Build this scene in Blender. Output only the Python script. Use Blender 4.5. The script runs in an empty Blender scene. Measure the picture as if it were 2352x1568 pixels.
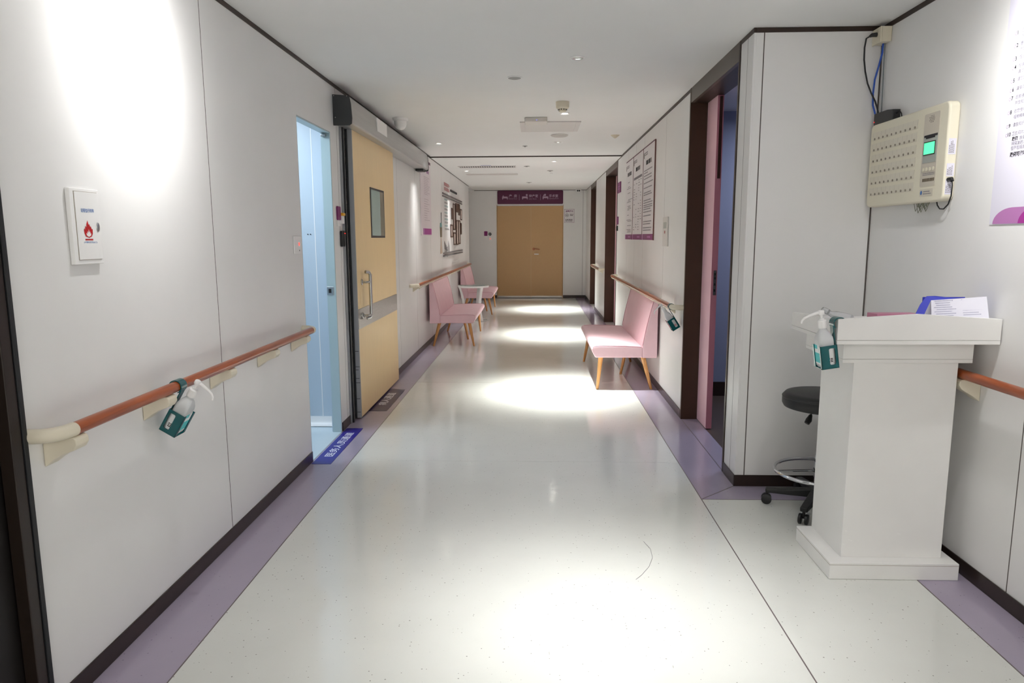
import bpy, bmesh, math, random
from mathutils import Vector, Matrix
random.seed(7)
SC = bpy.context.scene
COL = SC.collection
PI = math.pi

# ------------------------------------------------------------------ camera
F_PX, PITCH, YAW, ROLL, CAM_H = 1606.2, -0.1484, 0.0355, -0.0038, 1.45
cy, sy, cp, sp = math.cos(YAW), math.sin(YAW), math.cos(PITCH), math.sin(PITCH)
fwd = Vector((-sy*cp, cy*cp, sp)); rgt = Vector((cy, sy, 0)); upv = rgt.cross(fwd)
r2 = rgt*math.cos(ROLL) + upv*math.sin(ROLL); u2 = -rgt*math.sin(ROLL) + upv*math.cos(ROLL)
cd = bpy.data.cameras.new('camera'); cam = bpy.data.objects.new('camera', cd); COL.objects.link(cam)
cam.matrix_world = Matrix(((r2.x, u2.x, -fwd.x, 0), (r2.y, u2.y, -fwd.y, 0), (r2.z, u2.z, -fwd.z, CAM_H), (0, 0, 0, 1)))
cd.sensor_width = 36; cd.lens = F_PX/2352*36; cd.clip_start = 0.05; cd.clip_end = 100
SC.camera = cam

# ------------------------------------------------------------------ world, exposure, light levels
SC.view_settings.view_transform = 'Standard'; SC.view_settings.look = 'None'
SC.view_settings.gamma = 1; SC.view_settings.use_curve_mapping = False
SC.view_settings.exposure = 0.6
w = bpy.data.worlds.new('world'); SC.world = w; w.use_nodes = True
w.node_tree.nodes['Background'].inputs[0].default_value = (0.75, 0.78, 0.85, 1)
w.node_tree.nodes['Background'].inputs[1].default_value = 0.03
SC.cycles.max_bounces = 16; SC.cycles.diffuse_bounces = 12; SC.cycles.glossy_bounces = 6
SC.cycles.sample_clamp_indirect = 6; SC.cycles.caustics_reflective = False; SC.cycles.caustics_refractive = False
POOL_W, SCALLOP_W, REAR_FILL_W, BLUE_W = 1700, 150, 68, 22

def lamp(kind, name, loc, energy, color, target=None, **kw):
    l = bpy.data.lights.new(name, kind); l.energy = energy; l.color = color
    for k, v in kw.items(): setattr(l, k, v)
    o = bpy.data.objects.new(name, l); COL.objects.link(o); o.location = loc
    d = (Vector(target) - Vector(loc)) if target else Vector((0, 0, -1))
    o.rotation_euler = d.to_track_quat('-Z', 'Y').to_euler()
    return o
def beam(o, n, b=0.0):
    """soft reflector beam: intensity falls off as cos^n of the angle from the axis"""
    l = o.data; l.use_nodes = True; nt = l.node_tree; em = nt.nodes['Emission']
    tc = nt.nodes.new('ShaderNodeTexCoord'); sx = nt.nodes.new('ShaderNodeSeparateXYZ'); ab = nt.nodes.new('ShaderNodeMath'); ab.operation = 'ABSOLUTE'
    pw = nt.nodes.new('ShaderNodeMath'); pw.operation = 'POWER'; pw.inputs[1].default_value = n
    nt.links.new(tc.outputs['Normal'], sx.inputs[0]); nt.links.new(sx.outputs['Z'], ab.inputs[0]); nt.links.new(ab.outputs[0], pw.inputs[0]); ad_ = nt.nodes.new('ShaderNodeMath'); ad_.operation = 'MULTIPLY_ADD'; ad_.inputs[1].default_value = b
    nt.links.new(ab.outputs[0], ad_.inputs[0]); nt.links.new(pw.outputs[0], ad_.inputs[2]); nt.links.new(ad_.outputs[0], em.inputs['Strength'])
    return o
WARM = (1.0, 1.0, 0.985); FARC = (0.975, 1.0, 0.955)
# large lights: an added unseen fill behind the camera, and the two side rooms
lamp('AREA', 'rear_fill_light', (0.6, -3.0, 2.5), REAR_FILL_W, (1, 0.985, 0.955), shape='RECTANGLE', size=2.4, size_y=2.0)
lamp('AREA', 'clean_room_light', (-2.3, 4.55, 2.42), BLUE_W, (0.80, 0.91, 1.0), shape='RECTANGLE', size=0.9, size_y=0.8)
lamp('AREA', 'ward_light', (2.6, 5.6, 2.45), 20, (0.66, 0.72, 0.92), shape='RECTANGLE', size=1.0, size_y=1.0)

# ------------------------------------------------------------------ materials
def lin(c):
    c = c/255.0
    return c/12.92 if c <= 0.04045 else ((c+0.055)/1.055)**2.4
def rgb(r, g, b): return (lin(r), lin(g), lin(b), 1)
MATS = {}
def M(name, col, rough=0.5, metal=0.0, var=0.0, vscale=30, bump=0.0, bscale=60, coat=0.0, trans=0.0, alpha=1.0, emit=None, estr=0, spec=0.5, stretch=None, ior=1.45):
    if name in MATS: return MATS[name]
    m = bpy.data.materials.new(name); m.use_nodes = True
    nt = m.node_tree; b = nt.nodes['Principled BSDF']
    c = rgb(*col); b.inputs['Base Color'].default_value = c
    b.inputs['Roughness'].default_value = rough; b.inputs['Metallic'].default_value = metal
    b.inputs['Coat Weight'].default_value = coat; b.inputs['Transmission Weight'].default_value = trans
    b.inputs['Alpha'].default_value = alpha; b.inputs['Specular IOR Level'].default_value = spec; b.inputs['IOR'].default_value = ior
    if emit:
        b.inputs['Emission Color'].default_value = rgb(*emit); b.inputs['Emission Strength'].default_value = estr
    if var or bump:
        tc = nt.nodes.new('ShaderNodeTexCoord'); mp = nt.nodes.new('ShaderNodeMapping')
        nt.links.new(tc.outputs['Object'], mp.inputs[0])
        if stretch: mp.inputs['Scale'].default_value = stretch
    if var:
        n = nt.nodes.new('ShaderNodeTexNoise'); n.inputs['Scale'].default_value = vscale; n.inputs['Detail'].default_value = 6
        nt.links.new(mp.outputs[0], n.inputs['Vector'])
        cr = nt.nodes.new('ShaderNodeValToRGB')
        cr.color_ramp.elements[0].position = 0.3; cr.color_ramp.elements[1].position = 0.7
        cr.color_ramp.elements[0].color = (c[0]*(1-var), c[1]*(1-var), c[2]*(1-var), 1)
        cr.color_ramp.elements[1].color = tuple(min(1, x*(1+var)) for x in c[:3]) + (1,)
        nt.links.new(n.outputs['Fac'], cr.inputs[0]); nt.links.new(cr.outputs[0], b.inputs['Base Color'])
    if bump:
        n2 = nt.nodes.new('ShaderNodeTexNoise'); n2.inputs['Scale'].default_value = bscale; n2.inputs['Detail'].default_value = 3
        nt.links.new(mp.outputs[0], n2.inputs['Vector'])
        bp = nt.nodes.new('ShaderNodeBump'); bp.inputs['Strength'].default_value = bump; bp.inputs['Distance'].default_value = 0.01
        nt.links.new(n2.outputs['Fac'], bp.inputs['Height']); nt.links.new(bp.outputs[0], b.inputs['Normal'])
    MATS[name] = m
    return m

def vinyl(name, col, dark, rough, amount):
    """speckled sheet vinyl with a worn polish"""
    m = M(name, col, rough, spec=0.5)
    nt = m.node_tree; b = nt.nodes['Principled BSDF']
    tc = nt.nodes.new('ShaderNodeTexCoord')
    vo = nt.nodes.new('ShaderNodeTexVoronoi'); vo.inputs['Scale'].default_value = 62; vo.inputs['Randomness'].default_value = 1
    nt.links.new(tc.outputs['Object'], vo.inputs['Vector'])
    nz = nt.nodes.new('ShaderNodeTexNoise'); nz.inputs['Scale'].default_value = 260
    nt.links.new(tc.outputs['Object'], nz.inputs['Vector'])
    th = nt.nodes.new('ShaderNodeMath'); th.operation = 'MULTIPLY_ADD'; th.inputs[1].default_value = 0.17; th.inputs[2].default_value = 0.015
    sepc = nt.nodes.new('ShaderNodeSeparateColor'); nt.links.new(vo.outputs['Color'], sepc.inputs[0])
    pw = nt.nodes.new('ShaderNodeMath'); pw.operation = 'POWER'; pw.inputs[1].default_value = 3.5
    nt.links.new(sepc.outputs[0], pw.inputs[0]); nt.links.new(pw.outputs[0], th.inputs[0])
    lt = nt.nodes.new('ShaderNodeMath'); lt.operation = 'LESS_THAN'
    nt.links.new(vo.outputs['Distance'], lt.inputs[0]); nt.links.new(th.outputs[0], lt.inputs[1])
    am = nt.nodes.new('ShaderNodeMath'); am.operation = 'MULTIPLY'; am.inputs[1].default_value = amount
    nt.links.new(lt.outputs[0], am.inputs[0])
    big = nt.nodes.new('ShaderNodeTexNoise'); big.inputs['Scale'].default_value = 3; big.inputs['Detail'].default_value = 8
    nt.links.new(tc.outputs['Object'], big.inputs['Vector'])
    cr = nt.nodes.new('ShaderNodeValToRGB'); c = rgb(*col)
    cr.color_ramp.elements[0].color = tuple(x*0.93 for x in c[:3]) + (1,); cr.color_ramp.elements[1].color = tuple(min(1, x*1.05) for x in c[:3]) + (1,)
    nt.links.new(big.outputs['Fac'], cr.inputs[0])
    mx = nt.nodes.new('ShaderNodeMix'); mx.data_type = 'RGBA'
    nt.links.new(am.outputs[0], mx.inputs['Factor']); nt.links.new(cr.outputs[0], mx.inputs['A']); mx.inputs['B'].default_value = rgb(*dark)
    nt.links.new(mx.outputs['Result'], b.inputs['Base Color'])
    rr = nt.nodes.new('ShaderNodeMapRange'); rr.inputs['To Min'].default_value = rough*0.75; rr.inputs['To Max'].default_value = rough*1.35
    nt.links.new(big.outputs['Fac'], rr.inputs['Value']); nt.links.new(rr.outputs[0], b.inputs['Roughness'])
    bn = nt.nodes.new('ShaderNodeTexNoise'); bn.inputs['Scale'].default_value = 22; bn.inputs['Detail'].default_value = 2
    nt.links.new(tc.outputs['Object'], bn.inputs['Vector'])
    bp = nt.nodes.new('ShaderNodeBump'); bp.inputs['Strength'].default_value = 0.045; bp.inputs['Distance'].default_value = 0.01
    nt.links.new(bn.outputs['Fac'], bp.inputs['Height']); nt.links.new(bp.outputs[0], b.inputs['Normal'])
    return m

def wood(name, c1, c2, axis, rough=0.4, coat=0.2, scale=14):
    m = M(name, c1, rough, coat=coat); nt = m.node_tree; b = nt.nodes['Principled BSDF']
    tc = nt.nodes.new('ShaderNodeTexCoord'); mp = nt.nodes.new('ShaderNodeMapping')
    s = [scale, scale, scale]; s[axis] = scale*0.06; mp.inputs['Scale'].default_value = s
    nt.links.new(tc.outputs['Object'], mp.inputs[0])
    n = nt.nodes.new('ShaderNodeTexNoise'); n.inputs['Scale'].default_value = 4; n.inputs['Detail'].default_value = 8; n.inputs['Distortion'].default_value = 0.6
    nt.links.new(mp.outputs[0], n.inputs['Vector'])
    cr = nt.nodes.new('ShaderNodeValToRGB'); cr.color_ramp.elements[0].position = 0.32; cr.color_ramp.elements[1].position = 0.7
    cr.color_ramp.elements[0].color = rgb(*c2); cr.color_ramp.elements[1].color = rgb(*c1)
    nt.links.new(n.outputs['Fac'], cr.inputs[0]); nt.links.new(cr.outputs[0], b.inputs['Base Color'])
    return m

wallm = M('wall_laminate', (224, 223, 222), 0.38, var=0.012, vscale=4)
jointm = M('joint_grey', (84, 76, 72), 0.7)
wallback = M('wall_backing', (52, 46, 42), 0.8)
ceilm = M('ceiling_paint', (227, 227, 226), 0.85, var=0.01, vscale=3)
brown = M('brown_trim', (44, 29, 20), 0.42, var=0.10, vscale=20)
frameb = M('bronze_door_frame', (58, 35, 19), 0.42, var=0.08, vscale=8)
frameg = M('door_head_metal', (84, 74, 66), 0.4)
baseb = M('brown_skirting', (42, 30, 25), 0.28, var=0.10, vscale=20)
floorw = vinyl('white_vinyl', (214, 215, 210), (104, 100, 94), 0.095, 0.7)
floorp = vinyl('lilac_vinyl', (164, 154, 172), (104, 92, 112), 0.12, 0.5)
weld = M('weld_seam', (108, 96, 98), 0.5)
weldl = M('pale_weld_seam', (160, 152, 146), 0.5)
pinkv = M('pink_vinyl', (226, 190, 198), 0.42, var=0.03, vscale=12, bump=0.05, bscale=240)
pinkp = M('pink_piping', (196, 144, 156), 0.5)
oak = wood('oak_leg', (214, 160, 98), (178, 122, 66), 2, 0.4)
railw = wood('cherry_rail', (162, 79, 32), (128, 56, 20), 1, 0.32, 0.4)
cream = M('cream_plastic', (216, 208, 188), 0.4)
white = M('white_board', (226, 225, 223), 0.42, var=0.012, vscale=9)
whitepl = M('white_plastic', (232, 231, 230), 0.35)
edgeg = M('edge_gap', (150, 138, 126), 0.8)
teal = M('teal_plastic', (0, 84, 88), 0.25, coat=0.3)
bottlem = M('bottle_plastic', (236, 238, 240), 0.28, trans=0.35, ior=1.3)
clearm = M('clear_plastic', (238, 240, 242), 0.15, trans=0.75, ior=1.25)
lblteal = M('label_teal', (70, 186, 190), 0.5)
lblpink = M('label_pink', (206, 78, 104), 0.5)
lblwhite = M('label_white', (228, 230, 230), 0.5)
ink = M('ink_black', (42, 40, 44), 0.7)
inkg = M('ink_grey', (128, 124, 130), 0.7)
inkp = M('ink_purple', (150, 110, 150), 0.7)
inkb = M('ink_blue', (64, 110, 172), 0.6)
redm = M('flame_red', (178, 16, 20), 0.5)
purple = M('sign_purple', (118, 30, 98), 0.45)
purpled = M('sign_deep_purple', (84, 26, 62), 0.4)
lilac = M('print_lilac', (176, 116, 172), 0.45)
magenta = M('print_magenta', (158, 44, 140), 0.45)
poster = M('poster_white', (216, 213, 226), 0.4)
posterg = M('poster_grey', (222, 218, 220), 0.4)
signtxt = M('sign_letter', (176, 146, 168), 0.5)
blackp = M('black_plastic', (30, 30, 31), 0.4)
blackl = M('black_vinyl', (27, 27, 28), 0.45, bump=0.05, bscale=200)
darkbox = M('charcoal_metal', (48, 50, 51), 0.5)
alu = M('brushed_aluminium', (176, 176, 176), 0.36, metal=0.75, var=0.05, vscale=40, stretch=(1, 0.05, 1))
alug = M('grey_aluminium_edge', (150, 152, 156), 0.45, metal=0.25)
steel = M('steel', (190, 190, 188), 0.27, metal=1)
steelb = M('brushed_steel_band', (168, 164, 158), 0.3, metal=0.9, var=0.12, vscale=14, stretch=(40, 1, 40))
chrome = M('chrome', (215, 216, 220), 0.08, metal=1)
maple = M('maple_laminate', (228, 200, 152), 0.4, var=0.035, vscale=9, stretch=(12, 12, 0.5))
maple2 = M('far_door_laminate', (190, 154, 108), 0.45, var=0.05, vscale=30, stretch=(12, 12, 0.5))
glassd = M('door_glass', (150, 172, 168), 0.06, coat=0.4)
rubber = M('rubber_seal', (22, 24, 26), 0.5)
bluew = M('blue_panel', (184, 197, 208), 0.35)
bluej = M('blue_frame', (168, 190, 196), 0.4)
bluef = M('blue_floor', (196, 212, 220), 0.25)
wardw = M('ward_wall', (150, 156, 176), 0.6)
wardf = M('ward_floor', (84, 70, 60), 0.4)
pinkd = M('pink_door', (240, 196, 206), 0.45, var=0.02, vscale=6)
pinkde = M('pink_door_edge', (192, 124, 140), 0.45)
navy = M('floor_sign_blue', (44, 36, 138), 0.32)
navy_unlit = M('floor_sign_unlit', (62, 50, 84), 0.32)  # unlit version of the sign, its shade put into the darker colour
signw = M('floor_sign_letter', (226, 226, 240), 0.4)
ivory = M('ivory_plastic', (222, 216, 196), 0.42)
ivoryd = M('ivory_grey_panel', (196, 188, 174), 0.45)
greyscr = M('screen_surround', (160, 164, 158), 0.35)
lcd = M('green_lcd', (90, 235, 160), 0.3, emit=(70, 240, 150), estr=0.9)
ledr = M('red_led', (255, 40, 30), 0.4, emit=(255, 40, 30), estr=3)
ledb = M('blue_led', (120, 120, 255), 0.4, emit=(130, 130, 255), estr=1.5)
cablek = M('black_cable', (24, 24, 26), 0.5)
cableb = M('blue_cable', (34, 78, 172), 0.45)
cableg = M('grey_cable', (104, 112, 116), 0.5)
wirec = M('coiled_wire', (112, 116, 96), 0.4)
bluefold = M('blue_folder', (58, 66, 176), 0.4)
pinkfold = M('pink_folder', (176, 112, 136), 0.45)
paperm = M('paper', (226, 225, 236), 0.7)
glow = M('lamp_glow', (255, 250, 240), 0.4, emit=(255, 247, 232), estr=14)
dimglass = M('unlit_lamp', (205, 202, 198), 0.25)
grille = M('speaker_grille', (156, 156, 154), 0.7)
ventw = M('vent_white', (206, 202, 200), 0.6)
slot = M('vent_slot', (40, 42, 46), 0.8)
tglass = M('table_glass', (206, 224, 216), 0.05, trans=0.9, ior=1.45)
framew = M('walnut_frame', (70, 42, 34), 0.4)
photo = M('photo_print', (208, 196, 190), 0.4, var=0.25, vscale=14)
photod = M('photo_print_dark', (92, 62, 58), 0.4, var=0.25, vscale=14)
decal = M('decal_grey', (112, 108, 108), 0.6)
decalr = M('decal_red', (166, 92, 96), 0.6)
wbrush = M('brush_handle', (112, 100, 78), 0.6)
brasshandle = M('copper_handle', (150, 96, 70), 0.3, metal=0.8)
orange = M('orange_plastic', (220, 160, 40), 0.45)
tealp = M('decal_teal', (110, 150, 150), 0.6)

# ------------------------------------------------------------------ mesh builder
class MB:
    def __init__(s): s.v = []; s.f = []
    def add(s, vs, fs):
        o = len(s.v); s.v += [tuple(p) for p in vs]; s.f += [tuple(i+o for i in f) for f in fs]; return s
    def box(s, x0, x1, y0, y1, z0, z1):
        return s.add([(x0,y0,z0),(x1,y0,z0),(x1,y1,z0),(x0,y1,z0),(x0,y0,z1),(x1,y0,z1),(x1,y1,z1),(x0,y1,z1)],
                     [(0,3,2,1),(4,5,6,7),(0,1,5,4),(1,2,6,5),(2,3,7,6),(3,0,4,7)])
    def prism(s, poly, axis, a0, a1, ends=True):
        """poly in the two other axes, in order (y,z) for x; (x,z) for y; (x,y) for z"""
        def p(u, v, a): return (a,u,v) if axis == 0 else ((u,a,v) if axis == 1 else (u,v,a))
        n = len(poly); vs = [p(u,v,a0) for u,v in poly] + [p(u,v,a1) for u,v in poly]
        fs = [(i,(i+1)%n,(i+1)%n+n,i+n) for i in range(n)]
        if ends: fs += [tuple(range(n))[::-1], tuple(range(n,2*n))]
        return s.add(vs, fs)
    def poly(s, pts): return s.add(pts, [tuple(range(len(pts)))])
    def tube(s, pts, r, n=10, caps=True):
        pts = [Vector(p) for p in pts]; rs = r if isinstance(r, (list, tuple)) else [r]*len(pts)
        ref = None; vs = []
        for i, p in enumerate(pts):
            d = (pts[min(i+1,len(pts)-1)] - pts[max(i-1,0)]).normalized()
            if ref is None: ref = Vector((0,0,1)) if abs(d.z) < 0.9 else Vector((1,0,0))
            a = d.cross(ref).normalized(); b = a.cross(d).normalized(); ref = b
            for k in range(n):
                t = 2*PI*k/n; vs.append(p + (a*math.cos(t) + b*math.sin(t))*rs[i])
        m = len(pts); fs = [(i*n+k, i*n+(k+1)%n, (i+1)*n+(k+1)%n, (i+1)*n+k) for i in range(m-1) for k in range(n)]
        if caps: fs += [tuple(range(n))[::-1], tuple(range((m-1)*n, m*n))]
        return s.add(vs, fs)
    def lathe(s, prof, c=(0,0,0), n=28, axis=2, sx=1, sy=1, closed=True):
        vs = []
        for r, h in prof:
            for k in range(n):
                t = 2*PI*k/n; a, b = r*math.cos(t)*sx, r*math.sin(t)*sy
                p = (a,b,h) if axis == 2 else ((h,a,b) if axis == 0 else (b,h,a))
                vs.append((p[0]+c[0], p[1]+c[1], p[2]+c[2]))
        m = len(prof); fs = [(i*n+k, i*n+(k+1)%n, (i+1)*n+(k+1)%n, (i+1)*n+k) for i in range(m-1) for k in range(n)]
        if closed: fs += [tuple(range(n))[::-1], tuple(range((m-1)*n, m*n))]
        return s.add(vs, fs)
    def torus(s, c, R, r, n=40, k=8, axis=2):
        vs = []
        for i in range(n):
            t = 2*PI*i/n
            for j in range(k):
                q = 2*PI*j/k; rr = R + r*math.cos(q); a, b, h = rr*math.cos(t), rr*math.sin(t), r*math.sin(q)
                p = (a,b,h) if axis == 2 else (h,a,b)
                vs.append((p[0]+c[0],p[1]+c[1],p[2]+c[2]))
        return s.add(vs, [(i*k+j, ((i+1)%n)*k+j, ((i+1)%n)*k+(j+1)%k, i*k+(j+1)%k) for i in range(n) for j in range(k)])

def wloc(o):
    l = Vector((0,0,0))
    while o is not None: l += o.location; o = o.parent
    return l
def obj(name, mb, mat, parent=None, smooth=False, bevel=0, seg=2, kind=None, fix=True):
    off = wloc(parent) if parent else Vector((0,0,0))
    me = bpy.data.meshes.new(name); me.from_pydata([tuple(Vector(p)-off) for p in mb.v], [], mb.f); me.validate(); me.update()
    if fix:
        bm = bmesh.new(); bm.from_mesh(me); bmesh.ops.recalc_face_normals(bm, faces=bm.faces); bm.to_mesh(me); bm.free()
    me.materials.append(mat)
    o = bpy.data.objects.new(name, me); COL.objects.link(o)
    if parent: o.parent = parent
    if smooth:
        for p in me.polygons: p.use_smooth = True
        try:
            me.set_sharp_from_angle(angle=math.radians(40))
        except Exception: pass
    if bevel:
        b = o.modifiers.new('bevel', 'BEVEL'); b.width = bevel; b.segments = seg; b.limit_method = 'ANGLE'; b.angle_limit = math.radians(35)
        for p in me.polygons: p.use_smooth = True
        wn = o.modifiers.new('wn', 'WEIGHTED_NORMAL'); wn.keep_sharp = True
    if kind: o['kind'] = kind
    return o
def box(name, mat, b, parent=None, bevel=0, kind=None, seg=2): return obj(name, MB().box(*b), mat, parent, bevel=bevel, kind=kind, seg=seg)
def tag(o, label, cat, group=None):
    o['label'] = label; o['category'] = cat
    if group: o['group'] = group
    return o
def thing(name, label, cat, loc=(0,0,0), group=None):
    o = bpy.data.objects.new(name, None); COL.objects.link(o); o.location = loc; o.empty_display_size = 0.1
    return tag(o, label, cat, group)
def copy_tree(o, parent=None):
    c = o.copy(); COL.objects.link(c)
    if parent: c.parent = parent
    for ch in list(o.children): copy_tree(ch, c)
    return c
def text_mb(s, size, spacing=1.0, bold=0.0):
    cu = bpy.data.curves.new('txt', 'FONT'); cu.body = s; cu.size = size; cu.space_character = spacing; cu.resolution_u = 2; cu.offset = bold
    o = bpy.data.objects.new('txt', cu); COL.objects.link(o)
    dg = bpy.context.evaluated_depsgraph_get(); me = bpy.data.meshes.new_from_object(o.evaluated_get(dg))
    mb = MB(); mb.v = [tuple(v.co) for v in me.vertices]; mb.f = [tuple(p.vertices) for p in me.polygons]
    bpy.data.objects.remove(o); bpy.data.meshes.remove(me)
    return mb
def text(name, s, size, origin, xd, yd, mat, parent, width=None, align='L', bold=0.0, spacing=1.0, height=None):
    """flat lettering; origin = baseline start (or centre), xd/yd = reading and up directions; width/height rescale"""
    mb = text_mb(s, size, spacing, bold)
    if not mb.v: return None
    x0 = min(v[0] for v in mb.v); x1 = max(v[0] for v in mb.v); y0 = min(v[1] for v in mb.v); y1 = max(v[1] for v in mb.v)
    kx = width/(x1-x0) if width else 1; ky = height/(y1-y0) if height else (kx if width else 1)
    ox = 0 if align == 'L' else -(x1-x0)*kx/2
    O, X, Y = Vector(origin), Vector(xd), Vector(yd)
    mb.v = [tuple(O + X*((v[0]-x0)*kx+ox) + Y*((v[1]-y0)*ky)) for v in mb.v]
    return obj(name, mb, mat, parent, fix=False)
def lines(mb, O, X, Y, rows, w, h, fill=(0.5, 1.0), dash=True, rnd=random):
    """rows of unreadable print: each row is a run of short dashes"""
    O, X, Y = Vector(O), Vector(X), Vector(Y)
    for d in rows:
        L = w*rnd.uniform(*fill); t = 0
        while t < L:
            e = min(L, t + (h*rnd.uniform(1.2, 3.2) if dash else L))
            mb.poly([O+X*t+Y*d, O+X*e+Y*d, O+X*e+Y*(d+h), O+X*t+Y*(d+h)]); t = e + h*0.5
    return mb

# ------------------------------------------------------------------ room shell
XL, XR, XN, YC, YE, H = -1.468, 1.161, 1.839, 3.98, 16.74, 2.548
YB = -4.2           # wall behind the camera
G = 0.003           # panel joint half width
fl = obj('floor', MB().box(-2.75, 3.6, YB, 18.0, -0.06, -0.004), floorw, kind='structure')
def sheet(name, mat, pts, z=0.0):
    return obj(name, MB().prism(pts, 2, -0.004, z), mat, fl)
SL, SR = -1.216, 0.92
ys = [YB, 0.3, 4.40, 6.90, 11.4, YE]
for a, b in zip(ys, ys[1:]):
    sheet('vinyl_sheet', floorw, [(SL+.002, a+.001), (SR-.002, a+.001), (SR-.002, b-.001), (SL+.002, b-.001)])
sheet('vinyl_sheet', floorw, [(SR+.002, YB), (1.62-.002, YB), (1.62-.002, 3.76-.002), (SR+.002, 3.76-.002)])
sheet('border_strip', floorp, [(XL, YB), (SL-.002, YB), (SL-.002, YE), (XL, YE)])
sheet('border_strip', floorp, [(SR+.002, 3.762), (XR, 3.98), (XR, YE), (SR+.002, YE)])
sheet('border_strip', floorp, [(SR+.004, 3.762), (1.617, 3.762), (XN, YC), (XR+.003, YC)])
sheet('border_strip', floorp, [(1.622, YB), (XN, YB), (XN, YC-.004), (1.622, 3.76)])
sheet('border_strip', floorp, [(XR+.003, 4.25), (1.285, 4.25), (1.285, 5.50), (XR+.003, 5.50)])
def seam(p, q, wd=0.005, m=weld):
    p, q = Vector((*p, 0)), Vector((*q, 0)); n = (q-p).normalized().cross(Vector((0,0,1)))*wd/2
    obj('weld_seam', MB().prism([(p+n)[:2], (q+n)[:2], (q-n)[:2], (p-n)[:2]], 2, -0.003, 0.0006), m, fl)
seam((SL, YB), (SL, YE)); seam((SR, YB), (SR, YE)); seam((SR, 3.761), (1.62, 3.761)); seam((1.62, YB), (1.62, 3.761))
seam((SR, 3.761), (XR, 3.98)); seam((XR+.001, 4.25), (XR+.001, 5.5)); seam((1.62, 3.761), (XN, YC))
seam((SL, 6.90), (SR, 6.90), 0.003, weldl)

ce = obj('ceiling', MB().box(-2.75, 3.6, YB, 18.0, H+0.03, H+0.10), wallback, kind='structure')
obj('ceiling_panel', MB().box(XL-.02, XN+.02, YB, 9.862, H, H+0.03), ceilm, ce)
obj('ceiling_panel', MB().box(XL-1.2, XN+.02, 9.872, YE+.02, H-.015, H+0.03), ceilm, ce)

def wall_x(name, x, side, segs, joints):
    """wall on a plane of constant x; side +1: room lies at +x. segs: (y0,y1,z0,z1) fields split at the joints"""
    s = MB()
    for (a, b, z0, z1) in segs: s.box(*sorted((x-side*0.011, x-side*(0.059 if a in (5.075, 4.372) else 0.12))), a+(.0125 if a == 3.98 else 0), b, z0, min(z1, H+.03))
    wl = obj(name, s, wallback, kind='structure')
    for (a, b, z0, z1) in segs:
        cuts = [a] + [j for j in sorted(joints) if a+.02 < j < b-.02] + [b]
        for c, d in zip(cuts, cuts[1:]):
            obj('wall_panel', MB().box(*sorted((x, x-side*0.0109)), c+(G if c != a else 0), d-(G if d != b else 0), z0, z1), wallm, wl)
            if d != b: obj('panel_joint', MB().box(*sorted((x-side*.0004, x-side*0.0109)), d-G, d+G, z0, z1), jointm, wl)
    return wl
TZ = 2.523; BH_ = 0.068
wl = wall_x('wall_left', XL, 1, [(1.87, 4.372, 0, TZ), (4.372, 5.075, 2.192, TZ), (5.075, 5.40, 0, TZ), (5.40, 15.31, 0, TZ)],
            [3.166, 4.366, 5.245, 7.45, 8.55, 9.75, 10.95, 12.15, 13.35, 14.55])
wr = wall_x('wall_right', XR, -1, [(3.98, 4.217, 0, TZ), (5.53, 10.30, 0, TZ), (12.0, 13.98, 0, TZ), (15.25, YE, 0, TZ)],
            [4.09, 6.52, 7.79, 8.46, 9.14, 13.0, 16.2])
wn_ = wall_x('wall_nook', XN, -1, [(YB, YC, 0, TZ)], [2.63, 1.4, 0.2])
def wall_y(name, y, segs, joints, side=-1):
    s = MB()
    for (a, b, z0, z1) in segs: s.box(a, b, *sorted((y-side*0.011, y-side*0.12)), z0, z1)
    wl_ = obj(name, s, wallback, kind='structure')
    for (a, b, z0, z1) in segs:
        cuts = [a] + [j for j in sorted(joints) if a+.02 < j < b-.02] + [b]
        for c, d in zip(cuts, cuts[1:]):
            obj('wall_panel', MB().box(c+(G if c != a else 0), d-(G if d != b else 0), *sorted((y, y-side*0.0109)), z0, z1), wallm, wl_)
            if d != b: obj('panel_joint', MB().box(d-G, d+G, *sorted((y-side*.0004, y-side*0.0109)), z0, z1), jointm, wl_)
    return wl_
wb = wall_y('wall_back', YC, [(XR+.012, XN-.0045, 0, TZ)], [1.2145])
box('corner_joint', jointm, (XN-.0075, XN-.0002, YC-.003, YC+.01, BH_+.001, TZ), wb)
we = wall_y('wall_end', YE, [(-2.65, -0.945, 0, TZ), (-0.945, 0.626, 2.19, TZ), (0.626, XR, 0, TZ)], [1.085])
obj('wall_corner_post', MB().tube([(XR+.018, YC+.018, 0.068), (XR+.018, YC+.018, TZ)], 0.018, 20), wallm, wr, smooth=True)
# alcove left of the far door, closed off
box('wall_alcove_back', wallm, (-2.75, -2.65, 15.0, YE+.1, 0, H), kind='structure')
box('wall_alcove_side', wallm, (-2.65, XL-.12, 15.19, 15.31, 0, H), kind='structure')
box('wall_left_lintel', wallm, (XL-.12, XL, 15.31, YE, 2.50, H), kind='structure')
# closing walls behind the camera
box('wall_rear', wallm, (-2.75, XN+.12, YB-.1, YB, 0, H), kind='structure')
box('wall_left_near', wallm, (XL-.12, XL, YB, 0.55, 0, H), kind='structure')
box('wall_left_near_head', wallm, (XL-.12, XL, 0.55, 1.87, 2.35, H), kind='structure')

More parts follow.
